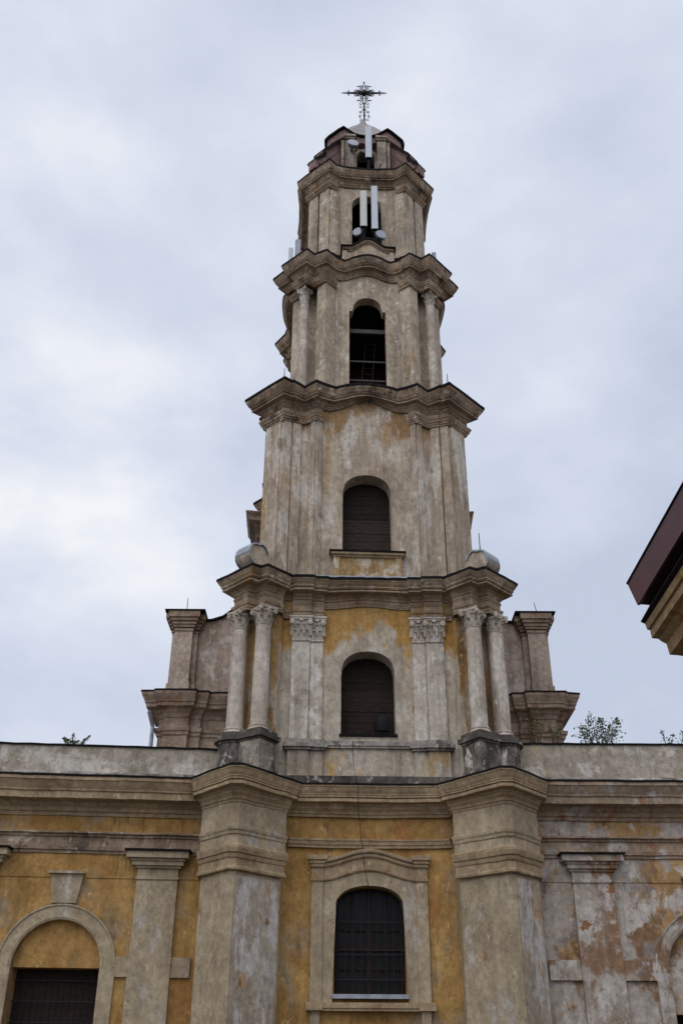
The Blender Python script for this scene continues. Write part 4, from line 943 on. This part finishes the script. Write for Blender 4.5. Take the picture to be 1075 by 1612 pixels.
for sg in (-1, 1):
    def gb2(mb, a, b, y0, y1, z0, z1): x = sorted((sg*a, sg*b)); mb.box(GX+x[0], GX+x[1], y0, y1, z0, z1)
    mb = MB(); gb2(mb, 6.12, 6.76, 33.55, 34.6, 13.9, 16.5); gb2(mb, 5.96, 6.12, 33.80, 34.5, 13.9, 16.45); gb2(mb, 6.76, 6.88, 33.72, 34.5, 13.9, 16.45)
    p = mb.build('gable_pier', M['gable'], GB)
    mb = MB(); gb2(mb, 6.08, 6.80, 33.50, 34.65, 13.9, 14.42); gb2(mb, 5.92, 6.08, 33.76, 34.5, 13.9, 14.40); gb2(mb, 6.80, 6.93, 33.68, 34.5, 13.9, 14.40); mb.build('pier_base', M['gable'], p)
    mb = MB()
    for e, z0, z1 in ((0.04, 16.38, 16.46), (0.07, 16.52, 16.62), (0.12, 16.62, 16.72), (0.18, 16.74, 16.86), (0.25, 16.86, 17.08)):
        gb2(mb, 6.12-e, 6.76+e, 33.55-e, 34.6, z0, z1); gb2(mb, 5.96-e, 6.12-e, 33.80-e, 34.6, z0, z1-0.012); gb2(mb, 6.76+e, 6.88+e, 33.72-e, 34.6, z0, z1-0.012)
    mb.build('pier_cornice', M['gcorn'], p)
    mb = MB(); gb2(mb, 5.68, 7.16, 33.27, 34.7, 17.085, 17.14); mb.build('pier_flashing', M['flash'], p)
    # lower entablature, broken forward under the pier
    base = [(3.0, 33.85), (5.55, 33.85), (5.60, 33.70), (5.95, 33.70), (6.0, 33.52), (6.85, 33.52), (6.86, 33.70), (7.05, 33.72), (7.05, 35.5)]
    edge = [(3.0, 33.30), (5.25, 33.30), (5.30, 33.15), (5.68, 33.15), (5.72, 32.97), (7.15, 32.97), (7.20, 33.1), (7.66, 33.15), (7.66, 35.5)]
    Tg = lambda x, y, z, sg=sg: (GX+sg*x, y, z)
    mb = MB(); sweep(mb, Tg, base, edge, [(-.2, 11.0), (0, 11.0), (0, 12.45), (0.10, 12.48), (0.12, 12.58), (0.2, 12.6), (0.24, 12.72), (0.03, 12.76), (0.0, 12.78), (0.0, 13.08), (0.08, 13.10), (0.14, 13.2), (0.30, 13.28), (0.34, 13.36), (0.70, 13.40), (0.72, 13.52), (0.78, 13.54), (0.80, 13.60), (0.90, 13.72), (0.97, 13.80), (0.985, 13.90), (0.9, 13.92)], False)
    mb.build('gable_entablature', M['gcorn'], GB)
    mb = MB(); sweep(mb, Tg, base, edge, [(0.94, 13.91), (1.03, 13.90), (1.03, 13.95), (0, 14.05), (-.5, 14.1)], False); mb.build('entablature_flashing', M['flash'], GB)
    # upper tier seen past the tower
    mb = MB(); b2_ = [(2.0, 33.85), (3.55, 33.85), (3.9, 33.7), (3.95, 35.2)]; e2_ = [(2.0, 33.3), (3.3, 33.3), (4.42, 33.1), (4.5, 35.2)]
    sweep(mb, Tg, b2_, e2_, [(-.2, 20.0), (0, 20.0), (0, 20.3), (0.2, 20.35), (0.25, 20.45), (0, 20.5), (0, 20.7), (0.3, 20.8), (0.35, 20.9), (0.75, 20.95), (0.78, 21.1), (0.97, 21.25), (0.97, 21.3), (0, 21.5)], False)
    mb.build('upper_tier_cornice', M['gcorn'], GB)
    mb = MB(); mb.lathe((GX+sg*3.55, 33.9), [(0.05, 21.3), (0.36, 21.4), (0.46, 21.75), (0.36, 22.1), (0.05, 22.25)], 16); mb.build('scroll_finial', M['gcorn'], GB, 40)
    mb = MB(); sweep(mb, Tg, [(0.0, 33.9), (3.4, 33.9), (3.4, 35)], [(0.0, 33.4), (3.86, 33.4), (3.86, 35)], [(0, 22.5), (0.9, 22.62), (1.0, 22.66), (0.9, 22.8), (0, 23.0)], False); mb.build('pediment_edge', M['flash'], GB)
mb = MB(); mb.tube([(-6.62, 33.2, 13.2), (-6.5, 33.5, 12.75), (-6.48, 33.5, 9.5)], 0.07, 8); mb.build('downpipe', M['zinc'], GB)

# ================================================================== side wings
def wing(sg, ang, x0, p0, p1, ac, ri, ro, mats, label, door_top, parapet_top, cz=8.72):
    """wall running outwards from the tower; s = distance from the tower axis, d = forward of the wall plane"""
    a = radians(ang); Yw = 26.06; ox = GX+0.03
    def T(s, d, z): return (ox+sg*((s-4.3)*cos(a)+4.3+0*d)-sg*d*sin(a)*0, Yw-(s-4.3)*sin(a)-d, z)
    w_ = thing('church_wing', label, 'church wing', T(4.3, 0, 0), 'church wings beside the tower')
    S_END = 15.5
    zs = 4.31
    # wall with arched recess
    mb = MB()
    cols = [3.6, ac-ri]+[ac-ri*cos(pi*k/20) for k in range(1, 20)]+[ac+ri, S_END]
    top = lambda s: zs+sqrt(max(0, ri*ri-(s-ac)**2))
    for c, d in zip(cols[:-1], cols[1:]):
        if ac-ri <= (c+d)/2 <= ac+ri:
            mb.add([T(c, 0, top(c)), T(d, 0, top(d)), T(d, 0, 8.1), T(c, 0, 8.1)], [(0, 1, 2, 3)])
            mb.add([T(c, 0, top(c)), T(d, 0, top(d)), T(d, -0.62, top(d)), T(c, -0.62, top(c))], [(0, 1, 2, 3)])
        else: mb.add([T(c, 0, -0.2), T(d, 0, -0.2), T(d, 0, 8.1), T(c, 0, 8.1)], [(0, 1, 2, 3)])
    for q in (-1, 1): mb.add([T(ac+q*ri, 0, -0.2), T(ac+q*ri, -0.62, -0.2), T(ac+q*ri, -0.62, zs), T(ac+q*ri, 0, zs)], [(0, 1, 2, 3)])
    mb.build('wall', M[mats['wall']], w_)
    mb = MB()
    for c, d in zip(cols[1:-2], cols[2:-1]): mb.add([T(c, -0.14, door_top), T(d, -0.14, door_top), T(d, -0.14, max(top(d), door_top)), T(c, -0.14, max(top(c), door_top))], [(0, 1, 2, 3)])
    mb.add([T(ac-ri, -0.14, door_top), T(ac+ri, -0.14, door_top), T(ac+ri, -0.6, door_top), T(ac-ri, -0.6, door_top)], [(0, 1, 2, 3)])
    mb.build('lunette', M[mats['wall']], w_)
    mb = MB(); k = 0; n = 14
    for k in range(n): mb.box(ac-ri+2*ri*k/n, ac-ri+2*ri*(k+1)/n-0.012, -0.62+random.uniform(0, .012), -0.55, 0, door_top, T)
    dr = mb.build('door', M['board'], w_)
    mb = MB()
    for z in (1.2, 2.7): mb.box(ac-ri, ac+ri, -0.55, -0.5, z, z+0.14, T)
    for z in [door_top-0.25-0.45*i for i in range(3)]: mb.tube([T(ac-ri, -0.45, z), T(ac+ri, -0.45, z)], 0.012, 5)
    mb.build('door_bars', M['iron'], dr)
    # archivolt
    mb = MB(); prof = [(ri, 0.0), (ri, 0.05), (ri+0.05, 0.075), (ri+0.07, 0.075), (ri+0.075, 0.055), (ro-0.05, 0.055), (ro-0.04, 0.085), (ro, 0.085), (ro, 0.0)]
    rows = [[T(ac-r*cos(pi*k/32), d, zs+r*sin(pi*k/32)) for k in range(33)] for r, d in prof]; mb.grid(rows)
    for q in (-1, 1):
        x = sorted((ac+q*ri, ac+q*ro)); mb.box(x[0], x[1], -0.02, 0.055, -0.2, zs, T)
    mb.build('archivolt', M[mats['trim']], w_)
    mb = MB(); kp = [(-0.30, 5.72), (0.30, 5.72), (0.40, 6.40), (-0.40, 6.40)]
    mb.extrude([T(ac+x, 0.10, z) for x, z in kp], Vector(T(0, -0.15, 0))-Vector(T(0, 0, 0)))
    mb.box(ac-0.44, ac+0.44, -0.02, 0.18, 6.40, 6.46, T); mb.build('keystone', M[mats['trim']], w_)
    # pilasters (a second one beyond the arch)
    for q0, q1 in ((p0, p1), (2*ac-p1, 2*ac-p0)):
        mb = MB(); mb.box(q0, q1, -0.02, 0.13, -0.2, 6.32, T); p = mb.build('pilaster', M[mats['pil']], w_)
        mb = MB()
        for e, z0, z1 in ((0.03, 6.30, 6.36), (0.0, 6.36, 6.56), (0.06, 6.56, 6.62), (0.13, 6.62, 6.72), (0.17, 6.72, 6.78), (0.26, 6.78, 6.93)): mb.box(q0-e, q1+e, -0.02, 0.135+e, z0, z1, T)
        mb.build('capital', M[mats['trim']], p)
        mb = MB(); mb.box(q0-0.31, q1+0.31, -0.02, 0.46, 6.935, 6.975, T); mb.build('capital_flashing', M['flash'], p)
    # impost blocks
    for q0, q1 in ((4.3, p0), (p1, ac-ro)):
        if q1-q0 > 0.05: mb = MB(); mb.box(q0, q1, -0.02, 0.075, 4.10, 4.54, T); mb.build('impost_block', M[mats['trim']], w_)
    mb = MB(); mb.box(3.9, p0, -0.02, 0.022, 6.33, 8.1, T); mb.box(p1, S_END, -0.02, 0.022, 6.33, 8.1, T); mb.build('upper_wall_face', M[mats['wall']], w_)
    # architrave band and cornice
    mb = MB()
    def mold(prof): mb.grid([[worn(T(3.7+(S_END-3.7)*q/50, d, z)) for q in range(51)] for d, z in prof])
    mold([(0, 6.90), (0.06, 6.90), (0.07, 6.96), (0.11, 6.98), (0.12, 7.06), (0.08, 7.08), (0.08, 7.28), (0.12, 7.30), (0.13, 7.34), (0.20, 7.37), (0.20, 7.41), (0, 7.43)])
    mb.build('architrave', M[mats['band']], w_)
    mb = MB(); mold([(0, 7.82), (0.06, 7.82), (0.08, 7.9), (0.13, 7.92), (0.16, 8.0), (0.24, 8.06), (0.28, 8.12), (0.56, 8.14), (0.57, 8.30), (0.61, 8.32), (0.62, 8.36), (0.66, 8.42), (0.73, 8.54), (0.76, 8.56), (0.76, 8.64), (0.70, 8.66)])
    mb.build('cornice', M[mats['corn']], w_)
    mb = MB(); mold([(0.72, 8.65), (0.785, 8.645), (0.785, 8.69), (0.12, 8.80), (-0.2, 8.82)]); mb.build('cornice_flashing', M['flash'], w_)
    mb = MB(); mb.box(3.75, S_END, -0.6, -0.10, 8.5, parapet_top, T); pr = mb.build('parapet', M[mats['par']], w_)
    mb = MB(); mb.grid([[T(s, d, z+0.012*sin(s*5.1)) for s in [3.75+0.4*i for i in range(30)]] for d, z in ((-0.1, 8.78), (0.06, 8.80), (0.07, 8.90), (0.02, 8.96), (-0.11, 9.0))]); mb.build('parapet_ledge', M['ledge'], pr)
    mb = MB(); mb.grid([[T(s, d, z+0.008*sin(s*7.3)) for s in [3.7+0.4*i for i in range(30)]] for d, z in ((-0.11, parapet_top-0.01), (-0.05, parapet_top-0.012), (-0.05, parapet_top+0.03), (-0.65, parapet_top+0.05), (-0.65, parapet_top-0.02))]); mb.build('parapet_flashing', M['flash'], pr)
    mb = MB(); mb.add([T(3.5, -0.5, 9.2), T(S_END, -0.5, 9.2), T(S_END, -8, 9.3), T(3.5, -8, 9.3)], [(0, 1, 2, 3)]); mb.add([T(S_END, 0, -0.2), T(S_END, -8, -0.2), T(S_END, -8, 9.3), T(S_END, 0, 9.3)], [(0, 1, 2, 3)]); mb.build('wing_roof', M['roofm'], w_)
    return w_, T
WL, TL = wing(-1, 4.6, 0, 4.75, 5.75, 7.46, 1.04, 1.40, dict(wall='ochre', trim='taupe', pil='taupe', band='corn', corn='corn0', par='parapet'),
    'left church wing of smooth ochre plaster with an arched dark door', 4.30, 9.68)
WR, TR = wing(1, 0.0, 0, 5.06, 6.06, 8.22, 1.06, 1.39, dict(wall='peel', trim='peel_pil', pil='peel_pil', band='corn_r', corn='corn_r', par='parapet'),
    'right church wing with heavily peeling white and ochre plaster', 3.40, 9.88)

# ================================================================== neighbouring building (eaves corner at the right edge)
NB = thing('neighbouring_building', 'neighbouring building corner with dark red metal eaves at the right edge', 'building', (6.0, 6.0, 0))
def atY(px, py, Y):
    v = F+RT*((px-537.5)/1567)+UP*((806-py)/1567); k = Y/v.y
    return (v.x*k, 1.6+v.z*k)
YN = 13.8
X0 = atY(988, 920, YN)
# eaves profile (x outward to the left, z) measured at the corner, metres relative to the roof edge
def eave(mb, prof, y1=-8.0):
    n = len(prof)
    mb.add([(X0[0]+x, YN, X0[1]+z) for x, z in prof]+[(X0[0]+x, y1, X0[1]+z) for x, z in prof],
           [tuple(range(n)), tuple(range(n, 2*n))[::-1]]+[(i, (i+1) % n, n+(i+1) % n, n+i) for i in range(n)])
mb = MB(); eave(mb, [(-0.02, 0.0), (-0.02, 0.025), (1.2, 0.55), (5.0, 2.2), (5.0, 2.15), (1.2, 0.5), (0.02, -0.01)]); mb.build('roof', M['flash'], NB)
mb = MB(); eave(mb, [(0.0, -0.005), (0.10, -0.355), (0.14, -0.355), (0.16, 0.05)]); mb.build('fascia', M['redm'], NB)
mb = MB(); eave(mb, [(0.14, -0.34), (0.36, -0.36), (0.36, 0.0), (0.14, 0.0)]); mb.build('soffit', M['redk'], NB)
def pp(px, py): x, z = atY(px, py, YN); return (x-X0[0], z-X0[1])
mb = MB(); eave(mb, [pp(1008, 979), pp(1014, 982), (0.5, pp(1014, 982)[1]), (0.5, -0.33), (0.30, -0.33)]); mb.build('cornice_flashing', M['flash'], NB)
mb = MB(); eave(mb, [pp(1015, 982), pp(1019, 992), pp(1023, 992), pp(1026, 1005), pp(1036, 1006), pp(1041, 1010), pp(1049, 1014), pp(1054, 1031), pp(1068, 1032), (0.70, pp(1060, 1032)[1]-0.02), (0.70, -0.4), (0.3, -0.4)]); mb.build('cornice', M['nbc'], NB)
mb = MB(); mb.box(X0[0]+0.62, X0[0]+6, -8, YN-0.45, -0.2, X0[1]-0.4); mb.build('wall', M['nbc'], NB)

# ================================================================== plants on the roofs
def shrub(base, spread, h, n, lm, label, name='shrub', leaf=0.07, stems=7):
    t = thing(name, label, 'plant', base, 'plants growing on the masonry')
    st, cr_ = MB(), MB(); rnd = random.Random(int(abs(base[0])*1000+n))
    for i in range(stems):
        f = (i+0.5)/stems*2-1
        ht = h*rnd.uniform(0.55, 1.0); tip = Vector((base[0]+spread*f+rnd.uniform(-.1, .1), base[1]+rnd.uniform(-.4, .4)*spread, base[2]+ht))
        b = Vector(base)+Vector((spread*f*0.45, 0, 0)); mid_ = (b+tip)/2+Vector((rnd.uniform(-.08, .08), rnd.uniform(-.08, .08), 0.05))
        st.tube([b, mid_, tip], [0.018, 0.012, 0.005], 5)
        for j in range(n//stems):
            t_ = rnd.uniform(0.15, 1.05); p = b.lerp(mid_, t_*2) if t_ < .5 else mid_.lerp(tip, t_*2-1)
            q = p+Vector((rnd.gauss(0, 1), rnd.gauss(0, 1), rnd.gauss(0, 0.7)))*0.13*(1.25-t_)*h
            if rnd.random() < 0.15: st.tube([p, q], 0.004, 3, False)
            d = Vector((rnd.gauss(0, 1), rnd.gauss(0, 1), rnd.gauss(0.3, 0.7))).normalized(); s_ = d.cross(Vector((rnd.gauss(0, 1), rnd.gauss(0, 1), rnd.gauss(0, 1)))).normalized()
            l = leaf*rnd.uniform(0.6, 1.2)
            cr_.add([q-d*l*0.5, q+s_*l*0.3, q+d*l*0.5, q-s_*l*0.3], [(0, 1, 2, 3)])
    st.build('stems', M['bark'], t); cr_.build('foliage', lm, t)
shrub((7.78, 29.0, 10.35), 0.70, 1.5, 1200, M['leaf'], 'green sapling behind the right parapet beside the gable', leaf=0.085, stems=9)
shrub((9.55, 28.0, 10.2), 0.4, 0.75, 160, M['leaf'], 'sparse green twigs behind the far right parapet', leaf=0.08, stems=4)
shrub((-7.35, 27.0, 9.98), 0.42, 0.36, 520, M['leaf'], 'low green shrub on top of the left parapet', leaf=0.06, stems=8)
shrub((6.55, 32.7, 11.9), 0.34, 1.15, 300, M['leafy'], 'yellowing weed growing before the right gable cornice', leaf=0.08, stems=6)
shrub((7.25, 32.8, 12.0), 0.22, 0.85, 160, M['leaf'], 'small green weed right of the yellowing weed by the gable', leaf=0.08, stems=4)
